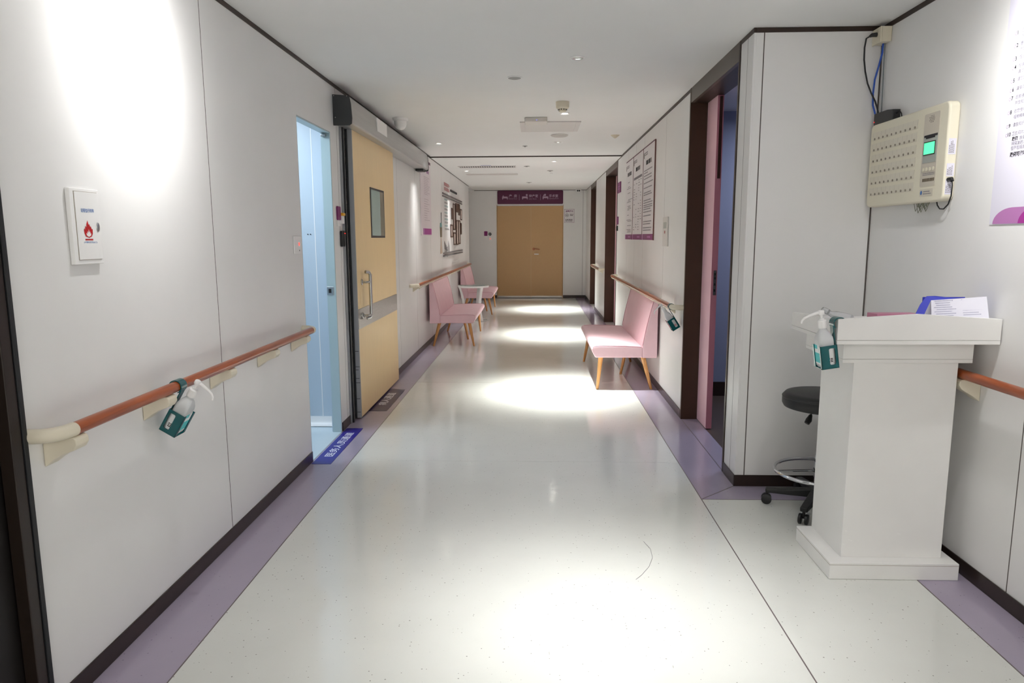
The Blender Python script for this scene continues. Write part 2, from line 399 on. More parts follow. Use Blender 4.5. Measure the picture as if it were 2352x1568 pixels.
# dark shadow-gap trims under the ceiling, skirting
def trim(n, b): box('trim_%d' % n, brown, b, kind='structure')
trim(1, (XL-.011, XL+.004, 1.87, 15.31, TZ+.0005, H-.0005)); trim(2, (XR-.004, XR+.011, 5.53, 10.30, TZ+.0005, H-.0005))
trim(3, (XR-.004, XR+.011, 12.0, 13.98, TZ+.0005, H-.0005)); trim(4, (XR-.004, XR+.011, 15.25, YE-.012, TZ+.0005, H-.0005))
trim(5, (XR-.004, XR+.011, 3.976, 4.217, TZ+.0005, H-.0005)); trim(6, (XR+.012, XN-.012, YC-.004, YC+.011, TZ+.0005, H-.0005))
trim(7, (XN-.004, XN+.011, YB+.01, YC-.012, TZ+.0005, H-.0005)); trim(8, (XL-.01, XR, YE-.004, YE+.011, TZ+.0005, H-.0005))
trim(9, (XL, XR, 9.8621, 9.8718, H-.0155, H+.0295))
def base(name, b): box('baseboard_'+name, baseb, b, bevel=0.002, kind='structure')
BH = 0.068
base('left', (XL+.0003, XL+.007, 1.9, 4.370, .0006, BH)); base('left_pier', (XL+.0003, XL+.007, 5.085, 5.365, .0006, BH)); base('left_far', (XL+.0003, XL+.007, 7.05, 15.31, .0006, BH))
base('right', (XR-.007, XR-.0003, 5.535, 10.29, .0006, BH)); base('right_mid', (XR-.007, XR-.0003, 12.01, 13.97, .0006, BH)); base('right_far', (XR-.007, XR-.0003, 15.26, YE-.008, .0006, BH))
base('pillar', (XR-.007, XR-.0003, 3.9735, 4.214, .0006, BH)); base('back', (XR-.006, XN-.008, YC-.007, YC-.0003, .0006, BH)); base('nook', (XN-.007, XN-.0003, YB+.01, YC-.008, .0006, BH))
base('end_left', (-2.6, -0.95, YE-.007, YE-.0003, .0006, BH)); base('end_right', (0.63, XR-.008, YE-.007, YE-.0003, .0006, BH))

# ------------------------------------------------------------------ near left door, edge of the frame
d5 = obj('door_5', MB().box(XL-.13, XL-.03, 0.55, 1.86, 0.0008, 2.35), M('dark_room_door', (17, 12, 10), 0.5), kind='structure')
box('door_jamb', M('dark_bronze', (32, 22, 16), .4), (XL-.028, XL+.012, 1.828, 1.868, 0.0008, 2.40), d5, bevel=.003)
box('door_seal', rubber, (XL-.012, XL+.016, 1.869, 1.886, 0.0008, 2.40), d5, bevel=.002)
box('door_jamb', frameb, (XL-.028, XL+.012, 0.53, 0.57, 0.0008, 2.40), d5, bevel=.003)

# ------------------------------------------------------------------ clean-room opening (door_4) with blue interior
cr = obj('door_4', MB().box(XL-.062, XL+.002, 5.058, 5.0745, 0.0008, 2.19), bluej, kind='structure')
box('jamb_near', bluej, (XL-.062, XL-.0005, 4.3725, 4.378, 0.0008, 2.19), cr)
box('jamb_head', bluej, (XL-.062, XL-.0005, 4.378, 5.058, 2.181, 2.19), cr)
sp_ = box('strike_plate', steel, (XL-.062, XL-.012, 5.0545, 5.058, 1.035, 1.095), cr, bevel=.002)
box('strike_hole', rubber, (XL-.050, XL-.030, 5.0535, 5.0546, 1.05, 1.08), cr)
box('door_stop', steel, (XL-.055, XL-.02, 5.03, 5.058, 2.155, 2.172), cr, bevel=.003)
rw = obj('wall_clean_room', MB().box(-3.3, -1.54, 5.262, 5.30, 0, 2.6), bluew, kind='structure')
obj('wall_panel', MB().box(-3.3, -1.664, 5.25, 5.262, 0.07, 2.6), bluew, rw)
obj('wall_panel', MB().box(-1.658, -1.54, 5.25, 5.262, 0.07, 2.6), bluew, rw)
obj('panel_joint', MB().box(-1.664, -1.658, 5.249, 5.2615, 0.07, 2.6), whitepl, rw)
cv = [(5.25, 0.075), (5.247, 0.05), (5.238, 0.03), (5.222, 0.014), (5.20, 0.006), (5.262, 0.006), (5.262, 0.075)]
obj('cove_skirting', MB().prism(cv, 0, -3.3, -1.541), whitepl, rw, smooth=True)
b2 = MB()
for px in (-1.715, -1.695): b2.lathe([(0.004, 0), (0.004, 0.003)], (px, 5.2468, 1.475), 10, axis=1)
obj('wall_screws', b2, rubber, rw)
box('wall_clean_room_side', bluew, (-1.540, -1.529, 5.0748, 5.30, 0, 2.6), kind='structure')
box('wall_clean_room_left', bluew, (-3.35, -3.3, 3.0, 5.3, 0, 2.6), kind='structure')
box('wall_clean_room_near', bluew, (-3.3, -1.589, 2.95, 3.0, 0, 2.6), kind='structure')
box('floor_clean_room', bluef, (-3.3, XL-.001, 3.0, 5.25, -0.004, 0.0015), kind='structure')
box('ceiling_clean_room', whitepl, (-3.3, -1.53, 3.0, 5.3, 2.55, 2.6), kind='structure')

# ------------------------------------------------------------------ ward door (door_1) on the right and its room
HT = 2.44
d1 = obj('door_1', MB().box(XR-.006, XR+.125, 5.50, 5.529, 0.0008, H-.0005), frameb, kind='structure')
box('jamb_near', brown, (XR-.006, XR+.125, 4.218, 4.245, 0.0008, H-.0005), d1, bevel=.002)
box('door_head', frameg, (XR-.004, XR+.02, 4.2455, 5.4995, HT, H-.0005), d1)
box('door_head_soffit', brown, (XR+.0201, XR+.17, 4.2455, 5.4995, HT, H-.0005), d1)
lf = box('fixed_leaf', pinkd, (XR+.122, XR+.166, 5.205, 5.4995, 0.006, HT-.002), d1, bevel=.001)
box('leaf_edge', pinkde, (XR+.1225, XR+.1655, 5.202, 5.2049, 0.006, HT-.002), lf)
box('flush_bolt', M('bolt_plate', (70, 40, 34), 0.4, metal=0.4), (XR+.136, XR+.157, 5.1985, 5.2019, 1.86, HT-.01), lf)
kp = MB().box(XR+.137, XR+.158, 5.1985, 5.2019, 1.02, 1.20)
obj('lock_plate', kp, steel, lf)
kk = MB()
for zz in (1.045, 1.09, 1.135, 1.165): kk.box(XR+.141, XR+.153, 5.1975, 5.1986, zz, zz+.018)
obj('lock_bolts', kk, rubber, lf)
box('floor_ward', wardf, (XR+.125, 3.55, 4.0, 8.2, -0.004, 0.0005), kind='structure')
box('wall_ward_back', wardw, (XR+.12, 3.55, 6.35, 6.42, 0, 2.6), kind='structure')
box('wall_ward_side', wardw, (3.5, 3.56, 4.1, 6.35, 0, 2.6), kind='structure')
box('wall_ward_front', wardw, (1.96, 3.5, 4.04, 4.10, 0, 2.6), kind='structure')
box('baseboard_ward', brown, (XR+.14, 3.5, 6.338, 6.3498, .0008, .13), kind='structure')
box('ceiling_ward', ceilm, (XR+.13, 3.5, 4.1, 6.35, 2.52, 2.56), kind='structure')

# ------------------------------------------------------------------ closed pink doors further along the right wall
def closed_door(name, y0, y1):
    d = obj(name, MB().box(XR-.006, XR+.21, y1-.028, y1-.0005, 0.0008, H-.0005), frameb, kind='structure')
    box('jamb_near', brown, (XR-.006, XR+.21, y0+.0005, y0+.03, 0.0008, H-.0005), d, bevel=.002)
    box('door_head', frameg, (XR-.004, XR+.02, y0+.0305, y1-.0285, HT, H-.0005), d)
    box('door_head_soffit', brown, (XR+.0201, XR+.21, y0+.0305, y1-.0285, HT, H-.0005), d)
    lf_ = box('door_leaf', pinkd, (XR+.158, XR+.198, y0+.032, y1-.03, 0.006, HT-.002), d)
    h = MB().tube([(XR+.158, y0+.12, 1.02), (XR+.118, y0+.12, 1.02), (XR+.113, y0+.14, 1.02), (XR+.113, y0+.24, 1.02)], .009, 8)
    obj('door_handle', h, steel, lf_, smooth=True)
    return d
closed_door('door_2', 10.30, 12.0); closed_door('door_3', 13.98, 15.25)

# ------------------------------------------------------------------ far double door
d6 = obj('door_6', MB().box(-0.945, -0.934, YE-.012, YE+.06, 0.0008, 2.19), maple2, kind='structure')
box('jamb_right', maple2, (0.615, 0.626, YE-.012, YE+.06, 0.0008, 2.19), d6)
box('jamb_head', white, (-0.9339, 0.6149, YE-.012, YE+.06, 2.172, 2.19), d6)
for k, (a, b) in enumerate(((-0.931, -0.137), (-0.131, 0.612))):
    lf_ = box('door_leaf', maple2, (a, b, YE-.004, YE+.036, 0.012, 2.168), d6, bevel=.0015)
    box('kick_plate', steelb, (a+.004, b-.004, YE-.0055, YE-.0042, 0.014, 0.055), lf_)
    if k == 1:
        h = MB().lathe([(0.03, 0), (0.03, 0.006), (0.012, 0.008), (0.012, 0.04)], (a+.06, YE-.0045-.04, 1.165), 18, axis=1)
        h.tube([(a+.06, YE-.045, 1.165), (a+.10, YE-.05, 1.168), (a+.20, YE-.05, 1.155)], .011, 10)
        obj('lever_handle', h, brasshandle, lf_, smooth=True)
        obj('lower_pull', MB().box(a+.07, a+.18, YE-.02, YE-.0045, 1.035, 1.052), steel, lf_, bevel=.003)
obj('meeting_strip', MB().box(-0.1368, -0.1312, YE-.006, YE+.02, 0.012, 2.168), M('pale_strip', (196, 172, 136), 0.5), d6)

# ------------------------------------------------------------------ sign over the far door and plaque beside it
yS = YE-.012
sg = thing('department_sign', 'wide purple sign with bed symbols and white writing above the far double door', 'sign', (-0.155, YE, 2.36))
def rrect(x0, x1, z0, z1, r, n=5):
    pts = []
    for cx, cz, a in ((x1-r, z1-r, 0), (x0+r, z1-r, 90), (x0+r, z0+r, 180), (x1-r, z0+r, 270)):
        for k in range(n+1):
            t = math.radians(a+90*k/n); pts.append((cx+r*math.cos(t), cz+r*math.sin(t)))
    return pts
obj('sign_board', MB().prism(rrect(-0.925, 0.617, 2.212, 2.522, 0.025), 1, yS-.008, YE-.001), purpled, sg)
yT = yS-.0095; XD, ZD = (1,0,0), (0,0,1)
for s, x, wd in (('产  房', -0.655, 0.19), ('待产室', -0.185, 0.215), ('手术室', 0.285, 0.215)):
    text('sign_lettering', s, 0.07, (x, yT, 2.362), XD, ZD, signtxt, sg, width=wd, bold=0.0012)
for s, x, wd in (('Delivery Room', -0.66, 0.20), ('Labor Room', -0.185, 0.18), ('Operating Room', 0.285, 0.225)):
    text('sign_small_lettering', s, 0.03, (x, yT, 2.318), XD, ZD, signtxt, sg, width=wd)
for x in (-0.41, 0.088): box('sign_divider', signtxt, (x-.003, x+.003, yT-.0005, yT+.0012, 2.30, 2.43), sg)
def bed_icon(cx, kind):
    m = MB(); q = lambda *p: m.poly([(a, yT, b) for a, b in p])
    q((cx-.06,2.318),(cx-.048,2.318),(cx-.043,2.345),(cx+.043,2.345),(cx+.048,2.318),(cx+.06,2.318),(cx+.066,2.372),(cx+.05,2.386),(cx-.066,2.386),(cx-.068,2.34))
    if kind == 0: q((cx-.062,2.39),(cx-.05,2.405),(cx-.046,2.42),(cx-.036,2.404),(cx-.02,2.39))
    if kind == 1: m.poly([(cx+.042+.022*math.cos(t*PI/6), yT, 2.42+.022*math.sin(t*PI/6)) for t in range(12)]); q((cx+.03,2.392),(cx+.06,2.392),(cx+.056,2.404),(cx+.034,2.404))
    if kind == 2: m.poly([(cx-.012+.024*math.cos(t*PI/6), yT, 2.42+.024*math.sin(t*PI/6)) for t in range(12)]); q((cx-.055,2.39),(cx-.048,2.42),(cx-.036,2.43),(cx-.03,2.405),(cx-.038,2.39))
    obj('sign_symbol', m, signtxt, sg)
bed_icon(-0.745, 0); bed_icon(-0.277, 1); bed_icon(0.205, 2)
pq = thing('notice_plaque', 'small grey notice plaque with a round symbol right of the far double door', 'sign', (0.765, YE, 1.93))
box('plaque_board', posterg, (0.645, 0.884, YE-.008, YE-.001, 1.775, 2.092), pq, bevel=.002)
mb = MB()
for a in ((0.648,0.881,1.778,1.783),(0.648,0.881,2.084,2.089),(0.648,0.653,1.783,2.084),(0.876,0.881,1.783,2.084)): mb.poly([(a[0],YE-.0086,a[2]),(a[1],YE-.0086,a[2]),(a[1],YE-.0086,a[3]),(a[0],YE-.0086,a[3])])
obj('plaque_border', mb, purple, pq)
text('plaque_heading', '温馨提示', 0.05, (0.765, YE-.009, 2.018), XD, ZD, purple, pq, width=0.18, align='C', bold=.001)
mb = MB(); lines(mb, (0.78, YE-.009, 1.935), XD, ZD, [0, .028], .085, .014, (.8, 1)); obj('plaque_print', mb, ink, pq, fix=False)
mb = MB(); lines(mb, (0.675, YE-.009, 1.81), XD, ZD, [0, .032], .18, .015, (.9, 1)); obj('plaque_print', mb, ink, pq, fix=False)
mb = MB().torus((0, 0, 0), .036, .004, 24, 5); mb.v = [(x+.708, YE-.0088+z*.1, y+1.948) for x, y, z in mb.v]; mb.poly([(0.688,YE-.009,1.94),(0.726,YE-.009,1.94),(0.726,YE-.009,1.955),(0.70,YE-.009,1.96)])
obj('plaque_symbol', mb, ink, pq)
bd = thing('room_badge', 'small purple badge left of the far double door', 'sign', (-1.2, YE, 1.53))
obj('badge_plate', MB().prism(rrect(-1.245, -1.165, 1.475, 1.585, .012), 1, YE-.009, YE-.001), purple, bd); box('badge_tail', whitepl, (-1.235, -1.175, YE-.006, YE-.001, 1.445, 1.474), bd)
dk = thing('door_release_dial', 'round black dial beside purple badge at the far wall', 'intercom', (-1.105, YE, 1.515))
obj('dial_body', MB().lathe([(.037, 0), (.037, .012), (.03, .018)], (-1.105, YE-.019, 1.515), 24, axis=1), blackp, dk, smooth=True)
obj('dial_ring', MB().lathe([(.014, 0), (.02, 0), (.02, .002), (.014, .002)], (-1.105, YE-.0205, 1.515), 20, axis=1, closed=False), steel, dk)
ex = thing('exit_button', 'white exit button with red light below the black dial', 'switch', (-1.1, YE, 1.41))
box('button_plate', whitepl, (-1.14, -1.06, YE-.009, YE-.001, 1.365, 1.445), ex, bevel=.003); obj('button_led', MB().lathe([(.008, 0), (.008, .003)], (-1.1, YE-.012, 1.408), 14, axis=1), ledr, ex)

# ------------------------------------------------------------------ floor way-signs beside the left doors
def floor_sign(y0, y1, board, s, label, ya, yb):
    t = thing('floor_sign', label, 'floor sign', (-1.39, (y0+y1)/2, 0), 'floor signs in front of the left doors')
    box('sign_sheet', board, (-1.456, -1.33 if board is navy else -1.262, y0, y1, 0.0007, 0.0016), t)
    x0, x1 = (-1.424, -1.362) if board is navy else (-1.395, -1.315)
    text('sign_lettering', s, .08, (x1, ya, .002), (0,1,0), (-1,0,0), signw, t, width=yb-ya, height=x1-x0, bold=.0006)
floor_sign(4.313, 5.172, navy, '医务人员通道', 'blue floor sign with white writing before the blue room opening', 4.47, 5.045)
floor_sign(5.707, 6.578, navy_unlit, '病人通道', 'unlit floor sign, its shade painted as dark plum, with white writing under the sliding maple door', 5.92, 6.40)

# ------------------------------------------------------------------ automatic sliding door, left
sd = thing('sliding_door', 'maple sliding door with vision window, pull bar and steel band', 'door', (-1.43, 6.2, 0))
XF = -1.408
lf = MB().box(-1.4605, XF, 5.447, 6.985, 0.016, 2.255)
leaf = box('door_leaf', maple, (-1.455, XF, 5.449, 6.985, 0.016, 2.262), sd, bevel=.001)
edge = box('leaf_edge', alug, (-1.457, XF+.002, 5.432, 5.4485, 0.014, 2.262), sd, bevel=.002)
sc = MB()
for z, a, b in ((.555,.1,.9),(.43,.2,1),(.405,.1,.8),(.335,.2,.9),(.30,.3,1),(.17,.1,.9),(.06,.0,.9)): sc.box(-1.457+.05*a, -1.457+.05*b, 5.4314, 5.4321, z, z+.004)
obj('scuff_marks', sc, rubber, edge)
box('edge_seal', rubber, (-1.4565, -1.44, 5.4245, 5.4318, 0.012, 2.262), edge)
wz0, wz1, wy0, wy1 = 1.447, 1.87, 5.975, 6.512
box('window_rim', blackp, (XF-.002, XF+.004, wy0, wy1, wz0, wz1), leaf, bevel=.0015)
box('window_pane', glassd, (XF-.001, XF+.0046, wy0+.028, wy1-.03, wz0+.018, wz1-.018), leaf)
box('blind_strip', M('blind_shade', (128, 122, 108), .6), (XF, XF+.0051, wy1-.175, wy1-.03, wz0+.018, wz1-.018), leaf)
box('protection_band', steelb, (XF+.0002, XF+.0022, 5.452, 6.984, 0.728, 0.888), leaf)
hx, hy = XF+.055, 5.66
pb = MB().tube([(hx-.03, hy-.035, 1.175), (hx-.008, hy-.012, 1.172), (hx, hy, 1.15), (hx, hy, 1.10), (hx, hy, .86), (hx, hy, .83), (hx-.008, hy-.012, .805), (hx-.03, hy-.035, .80)], .0135, 14)
ph = obj('pull_handle', pb, steel, sd, smooth=True)
for z in (1.095, .825):
    mm = MB().tube([(XF+.001, hy-.07, z), (hx-.012, hy-.07, z)], .010, 12).lathe([(.024, 0), (.024, .006), (.019, .009)], (XF+.0005, hy-.07, z), 20, axis=0)
    mm.tube([(hx-.014, hy-.072, z), (hx, hy, z)], .009, 10)
    obj('handle_post', mm, steel, ph, smooth=True)
st = box('door_side_rail', alug, (XL+.0005, XL+.014, 5.31, 5.362, 0.0012, 2.262), sd, bevel=.001)
gr = MB().box(XL+.0145, XL+.026, 5.334, 5.36, 0.0012, 2.262)
obj('rail_gasket', gr, rubber, st); box('gasket_highlight', steel, (XL+.026, XL+.0265, 5.343, 5.347, 0.0012, 2.262), st)
# housing
hs = thing('door_operator', 'long silver housing with charcoal end cap above the sliding maple door', 'door operator', (-1.40, 7.0, 2.26))
prof = [(XL+.001, 2.262), (-1.352, 2.262), (-1.335, 2.272), (-1.331, 2.30), (-1.337, 2.40), (-1.348, 2.452), (XL+.001, 2.462)]
obj('housing', MB().prism(prof, 1, 5.184, 8.78), alu, hs, bevel=.004)
capp = [(XL+.001, 2.250), (-1.350, 2.250), (-1.333, 2.262), (-1.329, 2.30), (-1.335, 2.40), (-1.346, 2.456), (XL+.001, 2.466)]
ec = obj('end_cap', MB().prism(capp, 1, 5.17, 5.1835), darkbox, hs, bevel=.002)
for x, z in ((-1.456, 2.456), (-1.362, 2.452), (-1.450, 2.305)): obj('cap_screw', MB().lathe([(.004, 0), (.004, .002)], (x, 5.1675, z), 10, axis=1), steel, ec)
obj('end_cap', MB().prism(capp, 1, 8.7805, 8.795), darkbox, hs, bevel=.002)
box('white_label', whitepl, (-1.3405, -1.3295, 5.99, 6.37, 2.328, 2.436), hs)
box('motion_sensor', blackp, (-1.455, -1.36, 8.55, 8.72, 2.236, 2.2615), hs, bevel=.004)
# wall gear between the two left doors
bd = thing('room_badge', 'purple badge with white tail between the blue room and the sliding door', 'sign', (XL, 5.2, 1.6))
obj('badge_plate', MB().prism(rrect(5.158, 5.237, 1.578, 1.677, .012), 0, XL+.001, XL+.012), purple, bd); box('badge_tail', whitepl, (XL+.001, XL+.008, 5.165, 5.23, 1.535, 1.577), bd)
hb = thing('tag_holder', 'white tag holder with orange top beside the purple badge', 'holder', (XL, 5.29, 1.58))
box('holder_pocket', whitepl, (XL+.001, XL+.02, 5.245, 5.30, 1.553, 1.61), hb, bevel=.002); box('holder_top', orange, (XL+.001, XL+.03, 5.242, 5.30, 1.611, 1.632), hb, bevel=.004)
for y0, lb in ((5.228, 'thin black card reader nearest the blue room opening'), (5.272, 'black card reader with red light next to the door rail')):
    rd = thing('card_reader', lb, 'card reader', (XL, y0+.015, 1.44), 'card readers by the sliding door')
    wd = .02 if y0 < 5.25 else .034
    box('reader_body', blackp, (XL+.001, XL+.022, y0, y0+wd, 1.383, 1.50), rd, bevel=.004)
    if y0 > 5.25:
        box('reader_face', darkbox, (XL+.022, XL+.0235, y0+.004, y0+wd-.004, 1.395, 1.475), rd); box('reader_led', ledr, (XL+.022, XL+.024, y0+.006, y0+wd-.006, 1.478, 1.482), rd)
    else: box('reader_rim', whitepl, (XL+.001, XL+.018, y0+wd+.001, y0+wd+.008, 1.387, 1.497), rd)
sw = thing('light_switch', 'white switch plate with red indicator left of the blue room opening', 'switch', (XL, 4.27, 1.41))
box('switch_plate', whitepl, (XL+.001, XL+.008, 4.207, 4.338, 1.352, 1.46), sw, bevel=.003)
box('indicator', ledr, (XL+.0075, XL+.0095, 4.288, 4.298, 1.402, 1.42), sw); obj('key_hole', MB().lathe([(.004, 0), (.004, .002)], (XL+.0075, 4.293, 1.372), 10, axis=0), rubber, sw)

# ------------------------------------------------------------------ fire damper box
fb = thing('fire_control_box', 'white metal wall box with a red flame symbol on the left wall', 'wall box', (XL, 2.19, 1.49))
box('box_body', whitepl, (XL+.001, XL+.016, 2.167, 2.314, 1.368, 1.608), fb, bevel=.002)
bdoor = box('box_door', whitepl, (XL+.0165, XL+.0192, 2.187, 2.302, 1.383, 1.597), fb, bevel=.0008)
box('door_gap', edgeg, (XL+.0155, XL+.0168, 2.1855, 2.3035, 1.3815, 1.5985), fb)
xf = XL+.0199
obj('finger_catch', MB().lathe([(.016, 0), (.014, .003), (.004, .0045)], (xf-.001, 2.290, 1.487), 20, axis=0, sx=.5), steel, bdoor, smooth=True)
text('blue_lettering', '远程执行机构', .02, (xf, 2.210, 1.533), (0,1,0), ZD, inkb, bdoor, width=.066, height=.0125, bold=.0002)
text('blue_small_lettering', '(火警时打开此门)', .01, (xf, 2.212, 1.434), (0,1,0), ZD, inkb, bdoor, width=.068, height=.007)
fp = [(0,-.5),(-.30,-.42),(-.42,-.22),(-.44,0),(-.36,.10),(-.34,-.02),(-.28,.22),(-.17,.16),(-.16,.34),(-.02,.58),(.05,.30),(.10,.36),(.20,.16),(.24,.24),(.34,.02),(.42,.06),(.40,-.24),(.28,-.42)]
ip = [(-.02,-.44),(-.20,-.36),(-.25,-.20),(-.15,-.26),(-.12,-.08),(-.04,-.20),(.02,.04),(.08,-.18),(.15,-.08),(.16,-.26),(.24,-.2),(.20,-.36)]
cyf, czf, kf = 2.240, 1.478, .052
fo = obj('flame_symbol', MB().poly([(xf, cyf+a*kf, czf+b*kf) for a, b in fp]), redm, bdoor, fix=False)
obj('flame_core', MB().poly([(xf+.0003, cyf+a*kf, czf+b*kf) for a, b in ip]), whitepl, fo, fix=False)
obj('flame_bar', MB().poly([(xf, cyf+a, czf+b) for a, b in ((-.02,-.034),(.02,-.034),(.02,-.029),(-.02,-.029))]), redm, bdoor, fix=False)

# ------------------------------------------------------------------ handrails
def handrail(label, xw, side, y0, y1, z, by, near_elbow=True, far_elbow=True, strip=False, r=.0205, off=.083):
    """xw: wall plane, side: +1 room towards +x"""
    xc = xw + side*off
    t = thing('handrail', label, 'handrail', (xc, (y0+y1)/2, z), 'wooden handrails along the walls')
    obj('rail', MB().tube([(xc, y0+(y1-y0)*i/12, z) for i in range(13)], r, 18), railw, t, smooth=True)
    def elbow(y, s):
        R = off-.001; pts = [(xc, y, z), (xc, y+s*.01, z)] + [(xc - side*(R*.72)*(1-math.cos(a)), y+s*(.012+.07*math.sin(a)), z) for a in [k*PI/12 for k in range(1, 7)]]
        pts.append((xw+side*.002, y+s*.083, z))
        obj('end_elbow', MB().tube(pts, r+.0012, 16), cream, t, smooth=True)
    if near_elbow: elbow(y0, -1)
    if far_elbow: elbow(y1, 1)
    for yb in by:
        pr = [(xw+side*.0005, z-.112), (xw+side*.0005, z-.016), (xw+side*.05, z-.014), (xc-side*.014, z-.019), (xc+side*.014, z-.0195), (xc+side*.021, z-.028), (xc+side*.022, z-.045), (xc+side*.012, z-.060), (xw+side*.060, z-.072), (xw+side*.030, z-.090)] if not strip else [(xw+side*.0005, z-.085), (xw+side*.0005, z-.012), (xw+side*.045, z-.012), (xc-side*.012, z-.019), (xc+side*.012, z-.0195), (xc+side*.014, z-.025), (xc+side*.004, z-.033), (xw+side*.036, z-.060)]
        obj('bracket', MB().prism(pr, 1, yb-.03, yb+.03), cream, t, bevel=.004)
    if strip:
        obj('support_strip', MB().prism([(xc-.012, z-r-.006), (xc+.012, z-r-.006), (xc+.012, z-r+.003), (xc-.012, z-r+.003)], 1, y0, y1), cream, t)
    return t
handrail('near left handrail with sanitizer holder, before the blue room opening', XL, 1, 1.985, 4.215, .886, [1.99, 2.52, 3.06, 3.60, 4.11], strip=False)
handrail('far left handrail above the pink benches', XL, 1, 8.13, 14.7, .893, [8.28, 8.7, 9.3, 10.2, 11.1, 12.0, 12.9, 13.8, 14.55], strip=True)
handrail('right handrail above the pink bench, with a sanitizer holder', XR, -1, 5.62, 10.05, .893, [5.9, 6.6, 7.3, 8.0, 8.7, 9.35, 9.95], strip=True)
handrail('short right handrail between the two far brown doors', XR, -1, 12.12, 13.85, .893, [12.3, 13.0, 13.7], strip=True)
handrail('handrail on the nook wall, passing behind the lectern', XN, -1, 1.2, 3.30, .878, [1.5, 2.0, 2.93], strip=False, off=.066)

# ------------------------------------------------------------------ sanitizer bottles and their clip-on holders
def make_holder():
    t = thing('bottle_holder', '', 'bottle holder')
    arc = [(math.radians(a)) for a in range(-40, 215, 15)]
    hk = MB(); r0, r1, w2 = .0225, .0260, .022
    inn = [(r0*math.cos(a), r0*math.sin(a)) for a in arc]; out = [(r1*math.cos(a), r1*math.sin(a)) for a in arc]
    for i in range(len(arc)-1):
        hk.prism([inn[i], out[i], out[i+1], inn[i+1]], 1, -w2, w2)
    obj('hook', hk, teal, t, smooth=False)
    obj('strap', MB().box(.0225, .0262, -.0165, .0165, -.16, -.005), teal, t, bevel=.0008)
    x0, x1, y, z0, z1 = .0266, .094, .041, -.172, -.078
    cg = MB().box(x0, x0+.003, -y, y, z0, z1)                      # back plate
    cg.box(x0, x1, -y, y, z0, z0+.003)                             # tray
    obj('cage_back', cg, teal, t)
    for s in (-1, 1):                                              # side plates with a rounded window
        ya, yb = (-y, -y+.0025) if s < 0 else (y-.0025, y)
        c = MB(); wx0, wx1, wz0, wz1 = x0+.010, x0+.034, z0+.016, z1-.012
        c.box(x0, wx0, ya, yb, z0, z1); c.box(wx1, x1, ya, yb, z0, z1); c.box(wx0, wx1, ya, yb, z0, wz0); c.box(wx0, wx1, ya, yb, wz1, z1)
        for (qx, qz, sx_, sz_) in ((wx0, wz1, 1, -1), (wx1, wz1, -1, -1), (wx0, wz0, 1, 1), (wx1, wz0, -1, 1)):
            c.prism([(qx, qz), (qx+sx_*.005, qz), (qx+sx_*.0015, qz+sz_*.0015), (qx, qz+sz_*.005)], 1, ya, yb)
        obj('side_plate', c, teal, t)
        c = MB(); yy = sorted((s*y, s*(y-.014)))
        c.box(x1-.003, x1, yy[0], yy[1], z0, z1)
        obj('front_lip', c, teal, t)
    return t
def make_bottle(lab, body=bottlem):
    t = thing('pump_bottle', '', 'bottle')
    def ring(hx_, hy_, z, rr, n=5):
        pts = []
        for cx, cy_, a in ((hx_-rr, hy_-rr, 0), (-hx_+rr, hy_-rr, 90), (-hx_+rr, -hy_+rr, 180), (hx_-rr, -hy_+rr, 270)):
            for k in range(n+1):
                q = math.radians(a+90*k/n); pts.append((cx+rr*math.cos(q)+.061, cy_+rr*math.sin(q), z))
        return pts
    secs = [(.026,.031,-.1685,.012),(.029,.034,-.163,.012),(.029,.034,-.060,.012),(.028,.033,-.048,.014),(.023,.026,-.032,.016),(.015,.016,-.018,.0145),(.0135,.0135,-.010,.013),(.0135,.0135,-.002,.013)]
    vs = [ring(*s) for s in secs]; n = len(vs[0]); m = MB(); m.v = [p for r_ in vs for p in r_]
    m.f = [(i*n+k, i*n+(k+1)%n, (i+1)*n+(k+1)%n, (i+1)*n+k) for i in range(len(vs)-1) for k in range(n)] + [tuple(range(n))[::-1], tuple(range((len(vs)-1)*n, len(vs)*n))]
    obj('bottle_body', m, body, t, smooth=True)
    lb = obj('label', MB().box(.0895, .0912, -.024, .024, -.155, -.075), lblwhite, t)
    obj('label_band', MB().box(.0912, .0916, -.024, .024, -.148, -.108), lab, lb); obj('label_band', MB().box(.0912, .0916, -.024, .004, -.092, -.076), lab, lb)
    for s in (-1, 1):
        l2 = obj('side_label', MB().box(.044, .078, s*.0342-.0006, s*.0342+.0006, -.158, -.085), lblwhite, t)
        q = MB(); lines(q, (.046, s*.0349, -.146), (1,0,0), (0,0,1), [0, .006, .012], .028, .004, (.8, 1)); obj('side_label_print', q, ink if lab is lblteal else lblpink, l2, fix=False)
    obj('collar', MB().lathe([(.0165,-.010),(.017,.002),(.0165,.020),(.012,.023)], (.061,0,0), 22), whitepl, t, smooth=True)
    obj('pump_stem', MB().lathe([(.009,.0235),(.009,.028),(.005,.029),(.005,.048)], (.061,0,0), 16), whitepl, t, smooth=True)
    nz = MB().lathe([(.011,.044),(.0125,.047),(.0125,.058),(.010,.061),(.004,.062)], (.061,0,0), 18)
    nz.tube([(.065,0,.052),(.080,0,.052),(.105,0,.047),(.128,0,.040),(.137,0,.032),(.142,0,.020)], [.0075,.0065,.0055,.0048,.0045,.0042], 10)
    obj('pump_head', nz, whitepl, t, smooth=True)
    return t
def place(o, loc, rz, tilt, label, group):
    o.rotation_mode = 'XYZ'
    o.matrix_world = Matrix.Translation(loc) @ Matrix.Rotation(rz, 4, 'Z') @ Matrix.Rotation(tilt, 4, 'Y')
    o['label'] = label; o['group'] = group
hd = make_holder(); bt = make_bottle(lblteal)
hd2, hd3 = copy_tree(hd), copy_tree(hd); bt3 = copy_tree(bt); bt2 = make_bottle(lblpink)
